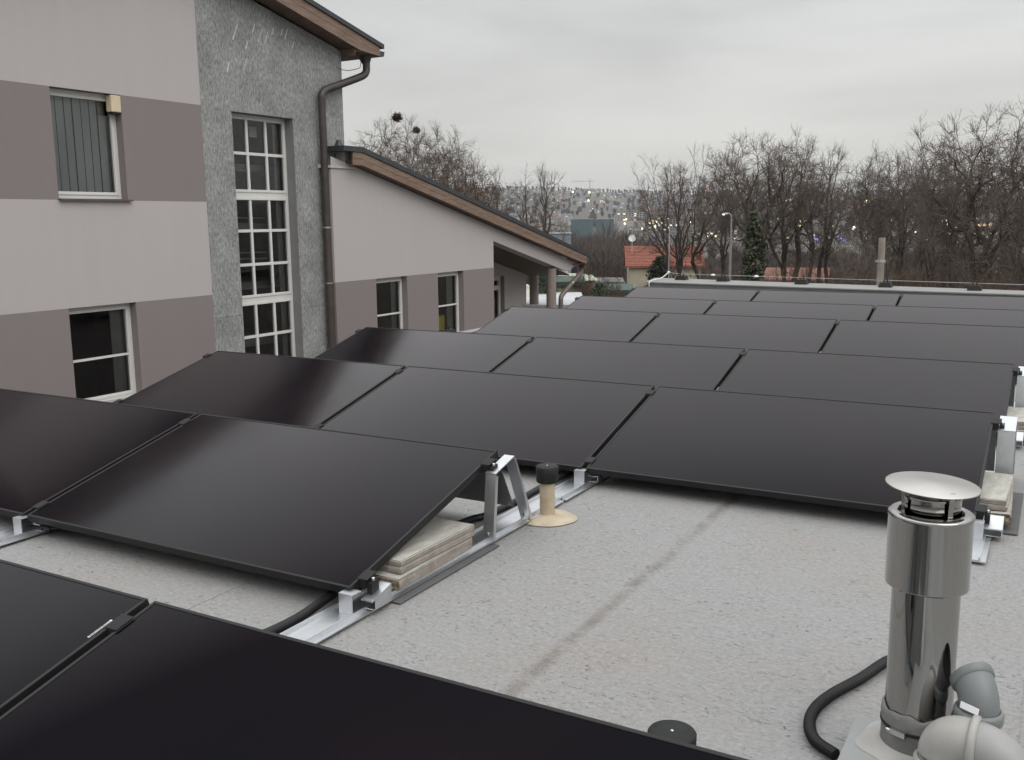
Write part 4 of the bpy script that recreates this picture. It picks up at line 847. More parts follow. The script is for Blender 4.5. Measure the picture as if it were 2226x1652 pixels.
    S2 = P_[:, 1]; D2 = D0+g.normal(0, .6, D0.shape); D2 /= np.linalg.norm(D2, axis=1, keepdims=True); tw2 = (np.stack([S2, S2+D2*Lt[:, None]*.45], 1), np.tile([.0046, .003], (nt_*tw, 1)))
    def grp_(lst):
        out = []
        for m in (4, 7):
            q = [x for x in lst if len(x[0]) == m]
            if q: out.append((np.array([x[0] for x in q]), np.array([x[1] for x in q])))
        return out
    return grp_(thick), grp_(thin)+[tw1, tw2], E_
def tree(label, px, top, D, width_px, seed, group='bare winter trees beyond the roof', leaves=0, rr=.16, leaf_m=None, name='bare_tree', cat='tree', bark=None, **kw):
    q = at(px, 600, D); x, y = q[0], q[1]; gz = gh(x, y)-.2; ztop = at(px, top, D)[2]; H = ztop-gz; Wd = width_px/FPX*D
    thick, thin, tips = crown_tree(seed, H*.97, Wd, r0=rr, **kw); root = empty(name, (x, y, gz), label, cat, group)
    me = tubes_mesh('trunk', thick, [6]*len(thick), [0]*len(thick)); me.materials.append(bark or BARK); link('trunk', me, root)
    me = tubes_mesh('crown', thin, [3]*len(thin), [0]*len(thin)); me.materials.append(bark or TWIG); link('crown', me, root)
    if leaves:
        g = np.random.default_rng(seed+99); tp = tips[g.integers(0, len(tips), leaves)]
        link('dry_leaves', leaf_mesh('dry_leaves', tp+g.normal(0, .22, tp.shape), .04, leaf_m or DRYL, g), root)
    return root
# left group, beyond the wing roof
tree('tall bare tree with two dark nests, rising above the wing roof', 868, 240, 46, 255, 11, tw=10, n=700, rr=.2, stems=2, cb=.42)
tree('round-crowned bare tree to the right of the nest tree', 958, 258, 49, 210, 12, tw=10, n=640, rr=.2, cb=.42)
tree('brownish bushy tree with dry leaves behind the wing roof', 1015, 314, 43, 190, 13, tw=10, n=480, rr=.15, stems=3, leaves=2600, bark=BARK_B, cb=.3)
tree('small brown twiggy tree between the dry-leaved one and the lone tree', 1072, 365, 47, 120, 14, n=260, stems=3, rr=.12, leaves=600, bark=BARK_B, cb=.3)
tree('lone open-crowned bare tree beside the city view', 1168, 335, 58, 165, 15, n=230, rr=.2, stems=2, cb=.36, lean=.2)
for i, (px, py, D, s) in enumerate(((863, 255, 45.6, .22), (905, 283, 46.2, .16))):
    q = at(px, py, D); g = np.random.default_rng(40+i); n_ = 260; a = g.normal(0, 1, (n_, 3)); a /= np.linalg.norm(a, axis=1, keepdims=True); c_ = a*g.uniform(.2, 1, (n_, 1))*s*np.array([1, 1, .8])
    dr = g.normal(0, 1, (n_, 3)); dr /= np.linalg.norm(dr, axis=1, keepdims=True); P_ = np.stack([c_-dr*s*.6, c_, c_+dr*s*.6], 1); me = tubes_mesh('nest', [(P_, np.full((n_, 3), .011))], [3], [0]); me.materials.append(NEST)
    o = link('bird_nest', me); o.location = q; tag(o, ['larger dark twig nest, high in the tree above the wing roof', 'smaller dark twig nest, lower right of the larger one'][i], 'nest')
# right group
RG = [
 ('leftmost multi-stemmed bare tree of the right group, leaning over the red roof', 1478, 318, 52, 230, 21, dict(stems=4, n=480, rr=.15, cb=.46, lean=.22)),
 ('slim bare tree just left of the street lamp', 1572, 300, 56, 150, 22, dict(n=320, rr=.17, cb=.50)),
 ('large domed bare tree behind the ivy-clad column', 1640, 276, 48, 215, 23, dict(n=560, stems=2, rr=.2, cb=.50)),
 ('tall dense bare tree right of the ivy column', 1718, 280, 50, 190, 24, dict(n=520, stems=2, rr=.18, cb=.50)),
 ('fan-shaped bare tree on the right shoulder of the dome', 1783, 308, 53, 165, 25, dict(n=380, stems=3, rr=.15, cb=.48)),
 ('narrow brush-topped tree left of the concrete pole', 1868, 333, 44, 95, 26, dict(n=220, rr=.14, cb=.58)),
 ('narrow brush-topped tree directly above the concrete pole', 1912, 323, 46, 100, 27, dict(n=220, rr=.14, cb=.56)),
 ('knobbly medium tree between pole and tall spire tree', 1958, 310, 50, 120, 28, dict(n=280, stems=2, rr=.16, cb=.48)),
 ('tall spire-topped bare tree poking above its neighbours', 2002, 258, 52, 105, 29, dict(n=300, rr=.17, cb=.46)),
 ('reddish bushy tree left of the huge old tree', 2048, 318, 47, 140, 30, dict(n=320, stems=3, rr=.14, cb=.44)),
 ('huge old tree with thick trunk and wide fan crown at the right', 2128, 234, 36, 275, 31, dict(n=800, rr=.27, cb=.46, lean=.03)),
 ('tree at the right edge, half out of the picture', 2240, 262, 41, 210, 32, dict(n=380, stems=2, rr=.2, cb=.42)),
 ('crooked forked small tree in front of the blue lights', 1868, 462, 33, 130, 33, dict(n=110, stems=2, rr=.10, cb=.3, lean=.3)),
]
for lb, px, top, D, wpx, sd_, kw in RG: tree(lb, px, top, D, wpx, sd_, **kw)
# evergreen, ivy column
def leafy(label, px, top, base_px, D, wtop, wbase, n, size, m, seed, name, cat, tr_=.12, bottom=None, power=1.0):
    q = at(px, 600, D); gz = gh(q[0], q[1])-.2; zt1 = at(px, top, D)[2]; H = zt1-gz; g = np.random.default_rng(seed)
    root = empty(name, (q[0], q[1], gz), label, cat)
    MB().tube([(0, 0, 0), (0, 0, H*.9)], [tr_, tr_*.3], BARK, 8).build('trunk', root)
    h_ = g.uniform(0, 1, n)**.9; rad = (wbase+(wtop-wbase)*h_**power)/2/FPX*D; nb = 60; ck = g.integers(0, nb, n); ca = g.uniform(0, 2*np.pi, nb); chh = g.uniform(0, 1, nb)
    a = g.uniform(0, 2*np.pi, n); lump = 1+.28*np.sin(a*3+h_*17)+.22*np.sin(a*5-h_*31+2); rr_ = rad*lump*np.sqrt(g.uniform(.15, 1, n))*np.minimum(1, (1-h_)*8+.35)
    C_ = np.stack([rr_*np.cos(a), rr_*np.sin(a), .3+h_*(H-.3)], 1)+g.normal(0, .05, (n, 3)); link('foliage', leaf_mesh('foliage', C_, size, m, g), root); return root
leafy('dark ivy-clad columnar tree right of the street lamp', 1637, 462, 0, 44, 24, 70, 8000, .085, IVY, 50, 'ivy_clad_tree', 'tree', power=1.2)
leafy('dark broad evergreen in front of the red tiled roof', 1435, 560, 0, 60, 26, 120, 7000, .10, mat('dark_conifer', (.035, .04, .028), .9, var=.4, scale=2), 51, 'evergreen_tree', 'tree', power=1.3)
leafy('dark evergreen bush seen through the open porch', 1176, 583, 0, 30, 52, 70, 5000, .05, EVER, 52, 'evergreen_bush', 'bush', power=2)
leafy('round dark clipped bush left of the far parapet corner', 1304, 617, 0, 42, 34, 40, 4000, .05, EVER, 53, 'round_bush', 'bush', power=3)
# shrubs forming the thicket
SH = [(1545, 572, 41, 110), (1590, 566, 46, 110), (1668, 578, 38, 110), (1725, 552, 42, 120), (1790, 572, 37, 120), (1835, 562, 44, 120), (1890, 566, 36, 120), (1950, 552, 40, 130), (2010, 556, 34, 140), (2070, 545, 38, 140), (2130, 550, 33, 140), (2190, 548, 36, 140), (1270, 560, 62, 90), (1325, 575, 58, 90)]
wl = ['left of the lamp post', 'behind the lamp post', 'right of the ivy column', 'before the small red roof', 'right of the small red roof', 'behind the crooked forked tree', 'left of the concrete pole', 'right of the concrete pole', 'between the pole and the old tree', 'left foot of the old tree', 'right foot of the old tree', 'at the right edge', 'beyond the wing downpipe', 'left of the red-roofed house']
for i, (px, top, D, wp) in enumerate(SH):
    tree('tangled brown shrub '+wl[i], px, top, D, wp, 70+i, group='tangled shrubs below the bare trees', name='shrub', cat='shrub', stems=7, lean=.35, n=230, rr=.035, cb=.12, leaves=450, bark=BARK_B, twl=.5)
# woodland stuff
def woods(name, label, cells, col_m, seed):
    g = np.random.default_rng(seed); Vs = []
    for (D, px, h) in cells:
        q = at(px, 600, D); gz = gh(q[0], q[1])-.5; n = 230; w_ = h*.34*g.uniform(.8, 1.2)
        a = g.uniform(0, 2*np.pi, n); t0 = g.uniform(.1, .75, n)*h; l = g.uniform(.2, .45, n)*h; l = np.minimum(l, h-t0); el = g.uniform(.5, 1.35, n); r_in = g.uniform(0, .5, n)*w_*np.sin(np.pi*np.clip(t0/h, .1, .9))
        A = np.stack([r_in*np.cos(a), r_in*np.sin(a), t0], 1); B_ = A+np.stack([np.cos(a)*np.cos(el)*l*.8, np.sin(a)*np.cos(el)*l*.8, np.sin(el)*l], 1)
        s = np.cross(B_-A, g.normal(0, 1, (n, 3))); s /= np.linalg.norm(s, axis=1, keepdims=True); s *= (.00045*D+.012)*g.uniform(.5, 1.2, (n, 1))
        Tt = np.stack([A-s, A+s, B_], 1); Tt += np.array([q[0], q[1], gz]); Vs.append(Tt)
        tk = np.array([[[-.12, 0, 0], [.12, 0, 0], [0, 0, h*.85]], [[0, -.12, 0], [0, .12, 0], [0, 0, h*.85]]])+np.array([q[0], q[1], gz]); Vs.append(tk)
    V = np.concatenate(Vs).reshape(-1, 3); n = len(V)//3; me = bpy.data.meshes.new(name); me.vertices.add(len(V)); me.vertices.foreach_set('co', V.ravel().astype(np.float32)); me.loops.add(3*n); me.loops.foreach_set('vertex_index', np.arange(3*n, dtype=np.int32)); me.polygons.add(n)
    me.polygons.foreach_set('loop_start', np.arange(0, 3*n, 3, dtype=np.int32)); me.polygons.foreach_set('loop_total', np.full(n, 3, dtype=np.int32)); me.update(); me.materials.append(col_m)
    o = link(name, me); tag(o, label, kind='stuff'); return o
g = np.random.default_rng(3)
cells = []
for D in (75, 90, 110, 135): cells += [(D*g.uniform(.93, 1.07), px+g.uniform(-12, 12), g.uniform(4.2, 6.5)) for px in range(1530, 2600, 24)]
woods('near_woodland', 'brown winter woodland directly behind the bare trees', cells, mat('wood_near', (.095, .066, .052), 1, var=.35, scale=.12), 1)
cells = []
for D in (170, 210, 260, 330, 420, 520, 600): cells += [(D*g.uniform(.93, 1.07), px+g.uniform(-10, 10), ((g.uniform(9, 14) if D < 300 else g.uniform(15, 22)) if px < 1400 else (g.uniform(5, 8) if D < 300 else g.uniform(8, 13)))) for px in range(900, 2600, int(26+0*D))]
woods('far_woodland', 'dense dark winter woodland filling the valley', cells, mat('wood_far', (.085, .064, .055), 1, var=.4, scale=.05), 2)
cells = []
for i in range(1100): cells.append((g.uniform(1500, 3250), g.uniform(900, 2500), g.uniform(9, 15)))
for px in range(900, 2500, 7): cells.append((3200, px+g.uniform(-3, 3), g.uniform(8, 14)))
woods('hillside_trees', 'trees scattered between the houses on the far hill', cells, mat('wood_hill', (.028, .03, .028), 1, var=.3, scale=.02), 3)

# ------------------------------------------------------------------ near neighbours
def gable(name, label, px, D, base_w, depth, hwall, hroof, rot, wallm, roofm, base_z=None, windows=()):
    q = at(px, 600, D); gz = gh(q[0], q[1])-.5 if base_z is None else base_z
    n = empty(name, (q[0], q[1], gz), label, 'house'); n.rotation_euler = (0, 0, rot); w_ = base_w/2; d = depth/2
    m = MB(); m.add([(-w_, -d, 0), (w_, -d, 0), (w_, d, 0), (-w_, d, 0), (-w_, -d, hwall), (w_, -d, hwall), (w_, d, hwall), (-w_, d, hwall), (-w_, 0, hwall+hroof-.1), (w_, 0, hwall+hroof-.1)], [(0, 1, 5, 4), (1, 2, 6, 9, 5), (2, 3, 7, 6), (3, 0, 4, 8, 7)], wallm); m.build('wall', n)
    e = .45
    rf = MB().add([(-w_-e, -d-e, hwall-.15), (w_+e, -d-e, hwall-.15), (w_+e, 0, hwall+hroof), (-w_-e, 0, hwall+hroof), (w_+e, d+e, hwall-.15), (-w_-e, d+e, hwall-.15), (-w_-e, -d-e, hwall), (w_+e, -d-e, hwall), (w_+e, 0, hwall+hroof+.18), (-w_-e, 0, hwall+hroof+.18), (w_+e, d+e, hwall), (-w_-e, d+e, hwall)],
        [(0, 1, 2, 3), (3, 2, 4, 5), (7, 6, 9, 8), (8, 9, 11, 10), (0, 6, 7, 1), (4, 10, 11, 5), (1, 7, 8, 2), (2, 8, 10, 4), (6, 0, 3, 9), (9, 3, 5, 11)], roofm).build('roof', n)
    for (wx, wz, ww, wh) in windows:
        f = MB().box(wx-ww/2, wx+ww/2, -d-.05, -d+.02, wz, wz+wh, WHITE).build('window', n); MB().box(wx-ww/2+.1, wx+ww/2-.1, -d-.06, -d-.051, wz+.1, wz+wh-.1, mat('far_glass', (.03, .035, .04), .15, var=.1)).build('pane', f)
    return n, rf
camaz = lambda px: math.atan2(-(fw+rt*(px-CX)/FPX)[0], (fw+rt*(px-CX)/FPX)[1])
D = 118; q = at(1438, 600, D); zE = at(1438, 575, D)[2]; zR = at(1438, 538, D)[2]; gz = gh(q[0], q[1])-.5
hs, hrf = gable('red_roof_house', 'cream house with bright red tiled roof left of the street lamp', 1440, D, 8.3, 7.5, zE-gz, zR-zE, camaz(1440)+R_(4), CREAM, TILE_R, gz, windows=((-3.0, 1.6, .8, 1.0), (-2.6, 3.4, .9, .9), (1.0, 3.4, .9, 1.0)))
# rows of tiles: raised courses so that the roof reads as tiled
wd_ = 8.3/2+.45; dd = 7.5/2+.45; nrow = 14
tm = MB()
hw_ = zE-gz
for i in range(nrow):
    t0 = i/nrow; y_ = -dd+dd*t0; z_ = hw_+.001+(zR-zE+.18)*t0; y2 = -dd+dd*(t0+1/nrow); z2 = hw_+(zR-zE+.18)*(t0+1/nrow)
    MB().hexa([(-wd_, y_, z_+.02), (wd_, y_, z_+.02), (wd_, y2, z2+.005), (-wd_, y2, z2+.005), (-wd_, y_, z_+.10), (wd_, y_, z_+.10), (wd_, y2, z2+.03), (-wd_, y2, z2+.03)], TILE_R).build('tile_course', hrf)
D = 95; q = at(1730, 600, D); zE = at(1730, 604, D)[2]; zR = at(1730, 586, D)[2]; gz = gh(q[0], q[1])-.5
gable('small_red_house', 'small house with dull red roof half hidden behind the thicket', 1730, D, 5.2, 5, zE-gz, zR-zE, camaz(1730)-R_(3), mat('pinkish_render', (.28, .23, .2), .9, var=.1), mat('dull_red_tile', (.17, .075, .055), .9, var=.25, scale=3), gz, windows=((-.3, max(.8, zE-gz-1.8), .3, 1.5),))
# satellite dish on a mast above the red roof and another low one
for i, (px, py, D, l) in enumerate(((1374, 518, 116, 'white satellite dish on a mast above the red roof'), (1228, 1, 1, ''), )):
    if not l: continue
    q = at(px, py, D); n = empty('satellite_dish', tuple(q), l, 'satellite dish'); n.rotation_euler = (0, 0, camaz(px))
    MB().tube([(0, 0, -1.6), (0, 0, 0)], .05, GALV, 6).build('mast', n)
    m = MB(); m.lathe([(.0001, 0), (.22, .02), (.42, .08)], WHITE, k=20); o = m.build('dish', n); o.rotation_euler = (R_(75), 0, 0)
q = at(1457, 626, 60)
# terrace roof with snow/pale gravel seen through the porch, little chimney on it
def flat_bld(name, label, px0, px1, pytop, D, depth, wallm, topm, floors=0, glass=None, fh=3.2, base=None, cat='building', ledge=.15, lit=None, rot=None):
    a = at(px0, pytop, D); b_ = at(px1, pytop, D); wv = math.hypot(b_[0]-a[0], b_[1]-a[1]); zt_ = (a[2]+b_[2])/2; cx_, cy_ = (a[0]+b_[0])/2, (a[1]+b_[1])/2
    gz = (gh(cx_, cy_)-1 if base is None else base); n = empty(name, (cx_, cy_, gz), label, cat); n.rotation_euler = (0, 0, math.atan2(b_[1]-a[1], b_[0]-a[0])); H = zt_-gz
    MB().box(-wv/2, wv/2, 0, depth, 0, H-ledge, wallm).build('wall', n)
    MB().box(-wv/2-ledge, wv/2+ledge, -ledge, depth+ledge, H-ledge+.001, H, topm).build('roof', n)
    return n, wv, H
n, wv, H = flat_bld('low_flat_building', 'low building with pale flat roof seen under the porch', 1138, 1262, 662, 26, 4.2, CREAM, TERR)
n2 = empty('stone_lantern', tuple(at(1146+0, 652, 29)-np.array([0, 0, .55])), 'small pale chimney with pointed cap on the low flat roof', 'chimney pot')
MB().box(-.22, .22, -.22, .22, 0, .62, mat('pot_stone', (.52, .49, .43), .9, var=.15)).build('shaft', n2, bevel=.02)
MB().lathe([(.30, .62), (.30, .66), (.16, .78), (.09, .92), (.10, .97), (.0001, 1.03)], MATS['pot_stone'], k=20).build('cap', n2)
n, wv, H = flat_bld('garage_row', 'long low cream garage row with dark openings and green roof edge', 1172, 1266, 612, 62, 6, CREAM, mat('green_felt', (.05, .075, .06), .9, var=.2), ledge=.25)
for i in range(4):
    x = -wv/2+.9+i*wv/4.2; o = MB().box(x-.45, x+.45, -.03, .02, H-1.95, H-1.05, BLACKP).build('opening', n)
n, wv, H = flat_bld('garage_row', 'lower cream outbuilding left of the parapet corner with dark vents', 1302, 1372, 630, 66, 6, CREAM, MATS['green_felt'], ledge=.2)
for i in range(2):
    x = -wv/2+.9+i*1.2; MB().box(x-.4, x+.4, -.03, .02, H-.9, H-.45, BLACKP).build('opening', n)
# greenish dome-roofed pavilion
q = at(1240, 624, 70); gz = gh(q[0], q[1]); n = empty('pavilion', (q[0], q[1], gz), 'cream pavilion with low hipped pale green roof and brown shutters', 'building'); n.rotation_euler = (0, 0, camaz(1240))
zE = at(1240, 607, 70)[2]-gz; zR = at(1240, 595, 70)[2]-gz; ww = 1.75
MB().box(-ww, ww, -1.5, 1.5, 0, zE, CREAM).build('wall', n)
MB().add([(-ww-.2, -1.7, zE), (ww+.2, -1.7, zE), (ww+.2, 1.7, zE), (-ww-.2, 1.7, zE), (-.9, -.5, zR), (.9, -.5, zR), (.9, .5, zR), (-.9, .5, zR)], [(0, 1, 5, 4), (1, 2, 6, 5), (2, 3, 7, 6), (3, 0, 4, 7), (4, 5, 6, 7)], mat('pale_green_roof', (.36, .38, .28), .8, var=.1)).build('roof', n)
for x in (-1.0, .05, 1.1): MB().box(x-.42, x+.42, -1.56, -1.501, zE-1.25, zE-.1, mat('brown_shutter', (.14, .09, .055), .8, var=.2)).build('shutter', n)
# white/blue shed pieces by the column
n, wv, H = flat_bld('white_house', 'white house with balcony rail glimpsed right of the porch column', 1186, 1234, 582, 85, 6, mat('white_render', (.62, .60, .56), .9, var=.08), COPING)
for i in range(3): MB().box(-wv/2+.1, wv/2-.3, -.35, -.25, H-2.0-i*.62, H-1.8-i*.62, WHITE).build('balcony_rail', n)
n, wv, H = flat_bld('grey_metal_shed', 'grey-blue shed roof beside the wing roof edge', 1180, 1241, 507, 160, 10, mat('blue_sheet', (.20, .24, .27), .6, var=.15), MATS['blue_sheet'])
# tiny low house with dish
n, wv, H = flat_bld('low_shed', 'low grey shed with a tilted dark roof left of the red-roofed house', 1262, 1350, 612, 90, 6, mat('shed_wall', (.30, .28, .25), .9, var=.2), mat('grey_felt', (.12, .12, .12), .9, var=.2), ledge=.3)
q = at(1284, 605, 88); n = empty('satellite_dish', tuple(q), 'small grey satellite dish on the low shed roof', 'satellite dish'); n.rotation_euler = (0, 0, camaz(1284))
MB().tube([(0, 0, -1.0), (0, 0, 0)], .04, GALV, 6).build('mast', n); o = MB().lathe([(.0001, 0), (.2, .02), (.36, .07)], GALV, k=18).build('dish', n); o.rotation_euler = (R_(70), 0, R_(20))

LAMPG = mat('lamp_grey', (.24, .25, .26), .5, .3, var=.1)
# street lamp
D = 36; q = at(1586, 620, D); gz = gh(q[0], q[1]); zt2 = at(1590, 472, D)[2]; zj_ = at(1587, 523, D)[2]
n = empty('street_lamp', (q[0], q[1], gz), 'slim grey street lamp with curved arm among the bare trees', 'street lamp'); n.rotation_euler = (0, 0, camaz(1586))
MB().tube([(0, 0, 0), (0, 0, zj_-gz)], [.052, .045], LAMPG, 12).tube([(0, 0, zj_-gz), (0, 0, zt2-gz)], [.032, .028], LAMPG, 12).build('pole', n)
MB().tube(bezier([(0, 0, zt2-gz-.02), (-.02, 0, zt2-gz+.07), (-.08, 0, zt2-gz+.12), (-.16, 0, zt2-gz+.13)], 6), .024, LAMPG, 10).build('arm', n)
MB().hexa([(-.34, -.06, zt2-gz+.10), (-.14, -.06, zt2-gz+.11), (-.14, .06, zt2-gz+.11), (-.34, .06, zt2-gz+.10), (-.33, -.04, zt2-gz+.14), (-.14, -.04, zt2-gz+.165), (-.14, .04, zt2-gz+.165), (-.33, .04, zt2-gz+.14)], GALV).build('lamp_head', n)
MB().box(-.31, -.24, -.035, .035, zt2-gz+.08, zt2-gz+.099, mat('lamp_glow', (.9, .9, .85), .5, emit=(1, .97, .85), estr=3.5)).build('lamp_lens', n)
# concrete pole
D = 29; q = at(1911, 640, D); gz = gh(q[0], q[1]); qt = at(1918, 517, D)
n = empty('concrete_pole', (q[0], q[1], gz), 'stout square-topped concrete pole with steel band, right of centre', 'pole')
v = Vector(qt)-Vector((q[0], q[1], gz))
MB().tube([(0, 0, 0), tuple(v*.72)], [.15, .112], CONC, 10).build('shaft', n); MB().tube([tuple(v*.72), tuple(v)], [.098, .09], mat('pole_top', (.27, .235, .195), .9, var=.15), 10).build('top_section', n)
MB().tube([tuple(v*.885), tuple(v*.897)], [.115, .115], GALV, 10).box(v.x*.89-.16, v.x*.89-.08, v.y*.89-.03, v.y*.89+.03, v.z*.89-.02, v.z*.89+.03, GALV).build('band', n)
o = MB().tube(bezier([tuple(Vector((.16, -.05, v.z*.88))), (.22, -.2, v.z*.78), (.12, -.22, v.z*.70), (-.12, -.22, v.z*.64), (-.24, -.1, v.z*.55), (-.26, 0, v.z*.3)], 6), .018, BLACKP, 6).build('cable', n)

# ------------------------------------------------------------------ city on the far hill
lit_w = mat('lit_window', (.8, .7, .5), .5, emit=(1, .80, .45), estr=1.1)
hw = [mat('house_cream', (.33, .30, .26), .9, var=.1), mat('house_white', (.33, .32, .30), .9, var=.1), mat('house_grey', (.22, .22, .22), .9, var=.1)]
hr = [mat('roof_brown', (.17, .085, .065), .9, var=.2), mat('roof_grey', (.10, .10, .11), .9, var=.2), mat('roof_snow', (.20, .20, .21), .9, var=.1)]
def hmesh(i):
    w_, d, h = [(6, 5, 6), (8, 5.5, 9), (5, 5, 5)][i]; m = MB(); m.box(-w_, w_, -d, d, -4, h, hw[i])
    m.add([(-w_-.5, -d-.5, h), (w_+.5, -d-.5, h), (w_+.5, 0, h+3.2), (-w_-.5, 0, h+3.2), (w_+.5, d+.5, h), (-w_-.5, d+.5, h)], [(0, 1, 2, 3), (3, 2, 4, 5), (1, 4, 2), (5, 0, 3)], hr[i])
    for k_ in range(3):
        for z in range(1, int(h)-1, 3): m.box(-w_+1.5+k_*w_*.7, -w_+3+k_*w_*.7, -d-.06, -d, z, z+1.5, lit_w if (k_+z+i) % 9 == 0 else MATS['far_glass'])
    return m.mesh('house')
HM = [hmesh(i) for i in range(3)]
g = np.random.default_rng(12); cnt = 0
for i in range(290):
    D = g.uniform(1450, 3150)**1.0; px = g.uniform(960, 1560) if i < 235 else g.uniform(1560, 2250); q = at(px, 600, D); o = link('hillside_house', HM[i % 3]); o.location = (q[0], q[1], gh(q[0], q[1])); o.rotation_euler = (0, 0, camaz(px)+g.uniform(-.6, .6)); s = g.uniform(.7, 1.25); o.scale = (s, s, s)
    tag(o, 'small pale house among the many on the far hillside', 'house', 'houses on the far hillside')
def block(label, px0, px1, pyt, D, wallm, floors, depth=14, fh=3.1, winm=None, lit_n=0, base=None, seedb=0):
    n, wv, H = flat_bld('apartment_block', label, px0, px1, pyt, D, depth, wallm, MATS['roof_snow'], cat='building', ledge=.5, base=base)
    g = np.random.default_rng(seedb)
    for f in range(floors):
        z = H-1.2-(f+1)*fh+.6
        if z < 1: break
        nn = max(3, int(wv/4)); step = wv/nn
        for k_ in range(nn):
            x = -wv/2+step*(k_+.5); m_ = lit_w if g.random() < lit_n else (winm or MATS['far_glass'])
            MB().box(x-step*.36, x+step*.36, -.12, -.02, z, z+fh*.52, m_).build('window', n)
    return n
block('long high-rise slab on the crest of the hill below the crane', 1268, 1306, 410, 3050, mat('slab_grey', (.34, .34, .35), .9, var=.1), 7, lit_n=.08, seedb=1)
block('longer darker slab on the crest left of the high-rise', 1212, 1266, 415, 3050, MATS['slab_grey'], 4, lit_n=.12, seedb=2)
block('pale lit tower block in the middle of the hillside', 1304, 1330, 434, 2500, hw[0], 8, lit_n=.3, seedb=3)
block('second pale tower block right of the lit one', 1352, 1372, 438, 2400, hw[0], 7, lit_n=.2, seedb=4)
block('low wide cream block left of the lit tower', 1226, 1260, 455, 2100, hw[1], 3, lit_n=.1, seedb=5)
block('white terraced modern block with rounded end', 1342, 1402, 456, 1500, hw[1], 5, lit_n=.12, seedb=6)
block('dark office block with many lit windows behind the trees', 1410, 1475, 470, 1350, mat('office_dark', (.20, .21, .23), .7, var=.1), 6, lit_n=.3, seedb=7)
block('lower pale office strip further right behind the trees', 1500, 1640, 497, 1250, hw[1], 3, lit_n=.25, seedb=8)
block('pale roadside halls on the valley floor at the right', 1700, 1830, 512, 1200, hw[1], 3, lit_n=.3, seedb=9)
block('long pale hall behind the old tree', 2060, 2250, 495, 1150, hw[0], 4, lit_n=.35, seedb=10)
teal = mat('teal_glass', (.05, .10, .115), .4, var=.15, scale=.3)
for (a, b_, l, s_d) in ((1241, 1289, 'left half of the teal glass hall beyond the wood', 11), (1296, 1335, 'right half of the teal glass hall, shorter', 12)):
    n, wv, H = flat_bld('teal_hall', l, a, b_, 475, 880, 20, teal, mat('pink_trim', (.34, .30, .31), .9, var=.1), cat='building', ledge=.7)
    k_ = 0
    for x in np.arange(-wv/2+1.5, wv/2-1, 3.0):
        MB().box(x-1.3, x+1.3, -.15, -.02, H-12, H-1.2, teal).build('glass_panel', n)
# cranes
crm = mat('crane_paint', (.35, .30, .25), .7, var=.1)
for i, (px, pb, pt, D, L_, lft, lb) in enumerate(((1282, 412, 392, 3000, 42, 55, 'tower crane standing on the crest of the hill'), (1222, 416, 405, 3050, 30, 25, 'lower crane left of the tall tower crane'))):
    q0 = at(px, pb+6, D); q1 = at(px, pt, D); H = q1[2]-q0[2]; n = empty('tower_crane', tuple(q0), lb, 'crane'); n.rotation_euler = (0, 0, camaz(px))
    MB().tube([(0, 0, 0), (0, 0, H)], 1.0, crm, 4, smooth=False).build('mast', n); MB().tube([(-lft, 0, H-2), (14, 0, H-2)], .8, crm, 4, smooth=False).build('jib', n)
    MB().box(-1.6, 1.6, -1.5, 1.5, H-5, H-2.5, crm).build('cab', n); MB().tube([(0, 0, H-2), (0, 0, H+5)], .6, crm, 4, smooth=False).tube([(0, 0, H+5), (-lft*.6, 0, H-1.5)], .25, crm, 3).tube([(0, 0, H+5), (13, 0, H-1.5)], .25, crm, 3).build('apex', n)
# lamps: real lit lamps in the valley and on the hill
def glow(nm, col, s): return mat(nm, (.9, .8, .6), .5, emit=col, estr=s*1.1)
GL = [glow('lamp_warm', (1, .62, .25), 2.6), glow('lamp_white', (1, .93, .8), 3.2), glow('lamp_yellow', (.95, 1, .55), 3.0), glow('lamp_red', (1, .12, .06), 2.4), glow('lamp_blue', (.10, .08, 1), 2.2)]
def lampm(mm):
    bm = bmesh.new(); bmesh.ops.create_icosphere(bm, subdivisions=1, radius=1); me = bpy.data.meshes.new('lamp'); bm.to_mesh(me); bm.free(); me.materials.append(mm); return me
LM = [lampm(m_) for m_ in GL]
def lamp(px, py, D, k_, rpx, label='distant town lamp glowing on the hillside', group='distant town lamps'):
    q = at(px, py, D); r = rpx/FPX*D; q[2] = max(q[2], gh(q[0], q[1])+r); o = link('town_lamp', LM[k_]); o.location = q; o.scale = (r, r, r*1.1); tag(o, label, 'lamp', group)
BIG = [(1357+0, 0, 0, 0, 0)]
for px, py, D, k_, rp in ((1357, 1, 1, 0, 0),): pass
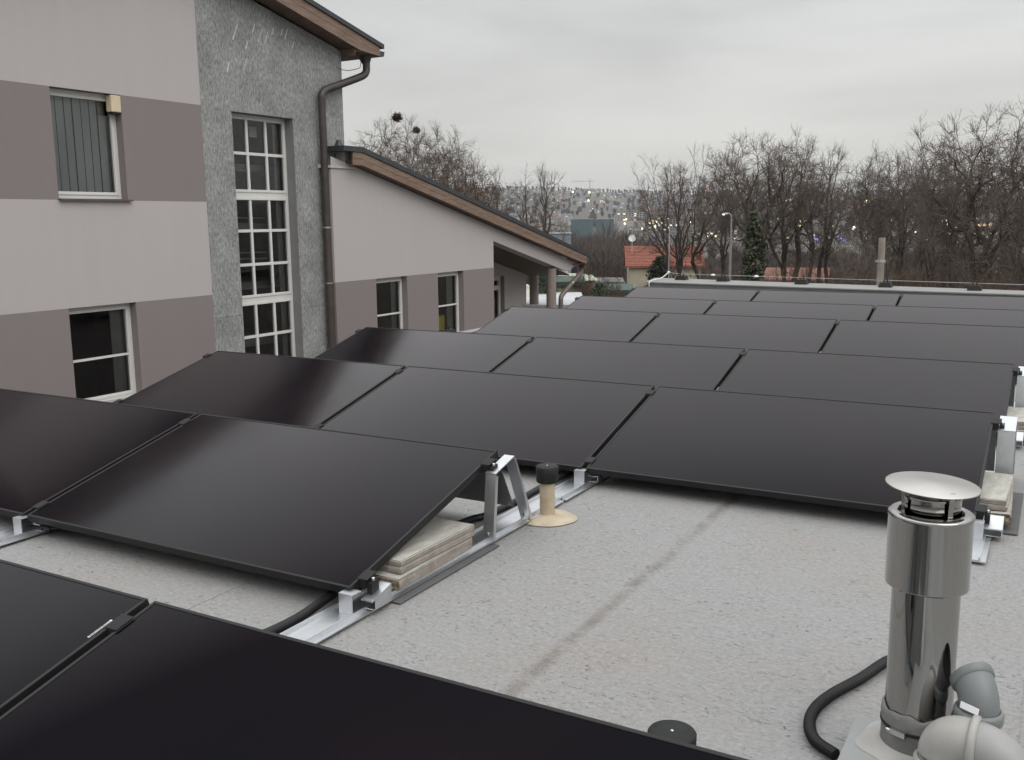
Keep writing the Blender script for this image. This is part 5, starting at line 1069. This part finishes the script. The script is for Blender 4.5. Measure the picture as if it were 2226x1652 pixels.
for px, py, k_, rp in ((1303, 480, 0, 1.6), (1279, 436, 0, 2.2), (1245, 417, 1, 1.8), (1281, 418, 2, 2.2), (1141, 533-60, 0, 1.6), (1254, 484, 2, 2), (1350, 455, 0, 1.7), (1358, 500-14, 1, 1.8), (1361, 477, 0, 2.2),
    (1396, 497, 1, 2), (1424, 493, 2, 2.4), (1428, 481, 1, 1.6), (1500, 483, 1, 1.8), (1556, 513, 2, 2.2), (1596, 519, 1, 1.4), (1724, 425, 1, 2.6), (1717, 433, 2, 3.2), (1711, 437, 2, 2.4), (1681, 420, 3, 1.8), (1536, 416, 3, 2.6), (1545, 417, 3, 1.5),
    (1693, 476, 2, 2.4), (1751, 473+9, 1, 2.4), (1737, 490, 2, 2.8), (1740, 481, 2, 2), (1770, 511, 1, 2.6), (1772, 521, 4, 2.8), (1776, 523, 4, 2), (1828, 521, 4, 2.6), (1822, 521, 4, 2), (1834, 522, 4, 1.6),
    (1887, 423, 3, 2.6), (1884, 448, 2, 4.6), (1881, 455, 2, 3), (1856, 496, 1, 2.8), (1938, 476, 1, 2.4), (1974, 501, 0, 2.4), (2014, 520, 0, 2.4), (2054, 483, 2, 5.0), (2060, 489, 1, 3.2), (2078, 495, 0, 2.6), (2114, 521, 1, 3), (2130, 489, 0, 3), (2140, 489, 0, 2.4), (2152, 489, 0, 2.8), (2216, 519, 0, 2.8), (2222, 432, 1, 2.2), (1960, 421, 1, 1.6), (1800, 498, 0, 2), (1810, 492, 0, 1.6), (1990, 505, 1, 1.6), (2186, 505, 0, 2), (1310, 544-10, 2, 2.4), (1345, 533, 1, 1.6), (1356, 536, 1, 1.3), (1298, 534, 1, 1.4), (1335, 533, 1, 1.6)):
    lamp(px, py, 1180 if py > 465 else 2300, k_, rp*(1.3 if px > 1400 else 1))
for i in range(95):
    D = g.uniform(1450, 3100); px = g.uniform(960, 1560) if i < 60 else g.uniform(1560, 2260); q = at(px, 600, D); z = gh(q[0], q[1])+g.uniform(3, 9)
    o = link('town_lamp', LM[[0, 0, 1, 1, 2][i % 5]]); o.location = (q[0], q[1], z); r = g.uniform(.4, .95)*D/FPX; o.scale = (r, r, r); tag(o, 'distant town lamp glowing on the hillside', 'lamp', 'distant town lamps')

# ------------------------------------------------------------------ haze
hz = bpy.data.materials.new('haze_air'); hz.use_nodes = True; t = hz.node_tree; t.nodes.clear(); o_ = t.nodes.new('ShaderNodeOutputMaterial'); pv = t.nodes.new('ShaderNodeVolumePrincipled')
pv.inputs['Color'].default_value = (.86, .885, .94, 1); pv.inputs['Density'].default_value = 0.00011; pv.inputs['Anisotropy'].default_value = 0.0; t.links.new(pv.outputs[0], o_.inputs['Volume'])
ho = MB().box(-9600, 9600, -9600, 9600, -75, 175, hz).build('haze'); tag(ho, 'thin evening haze over the valley', kind='stuff')
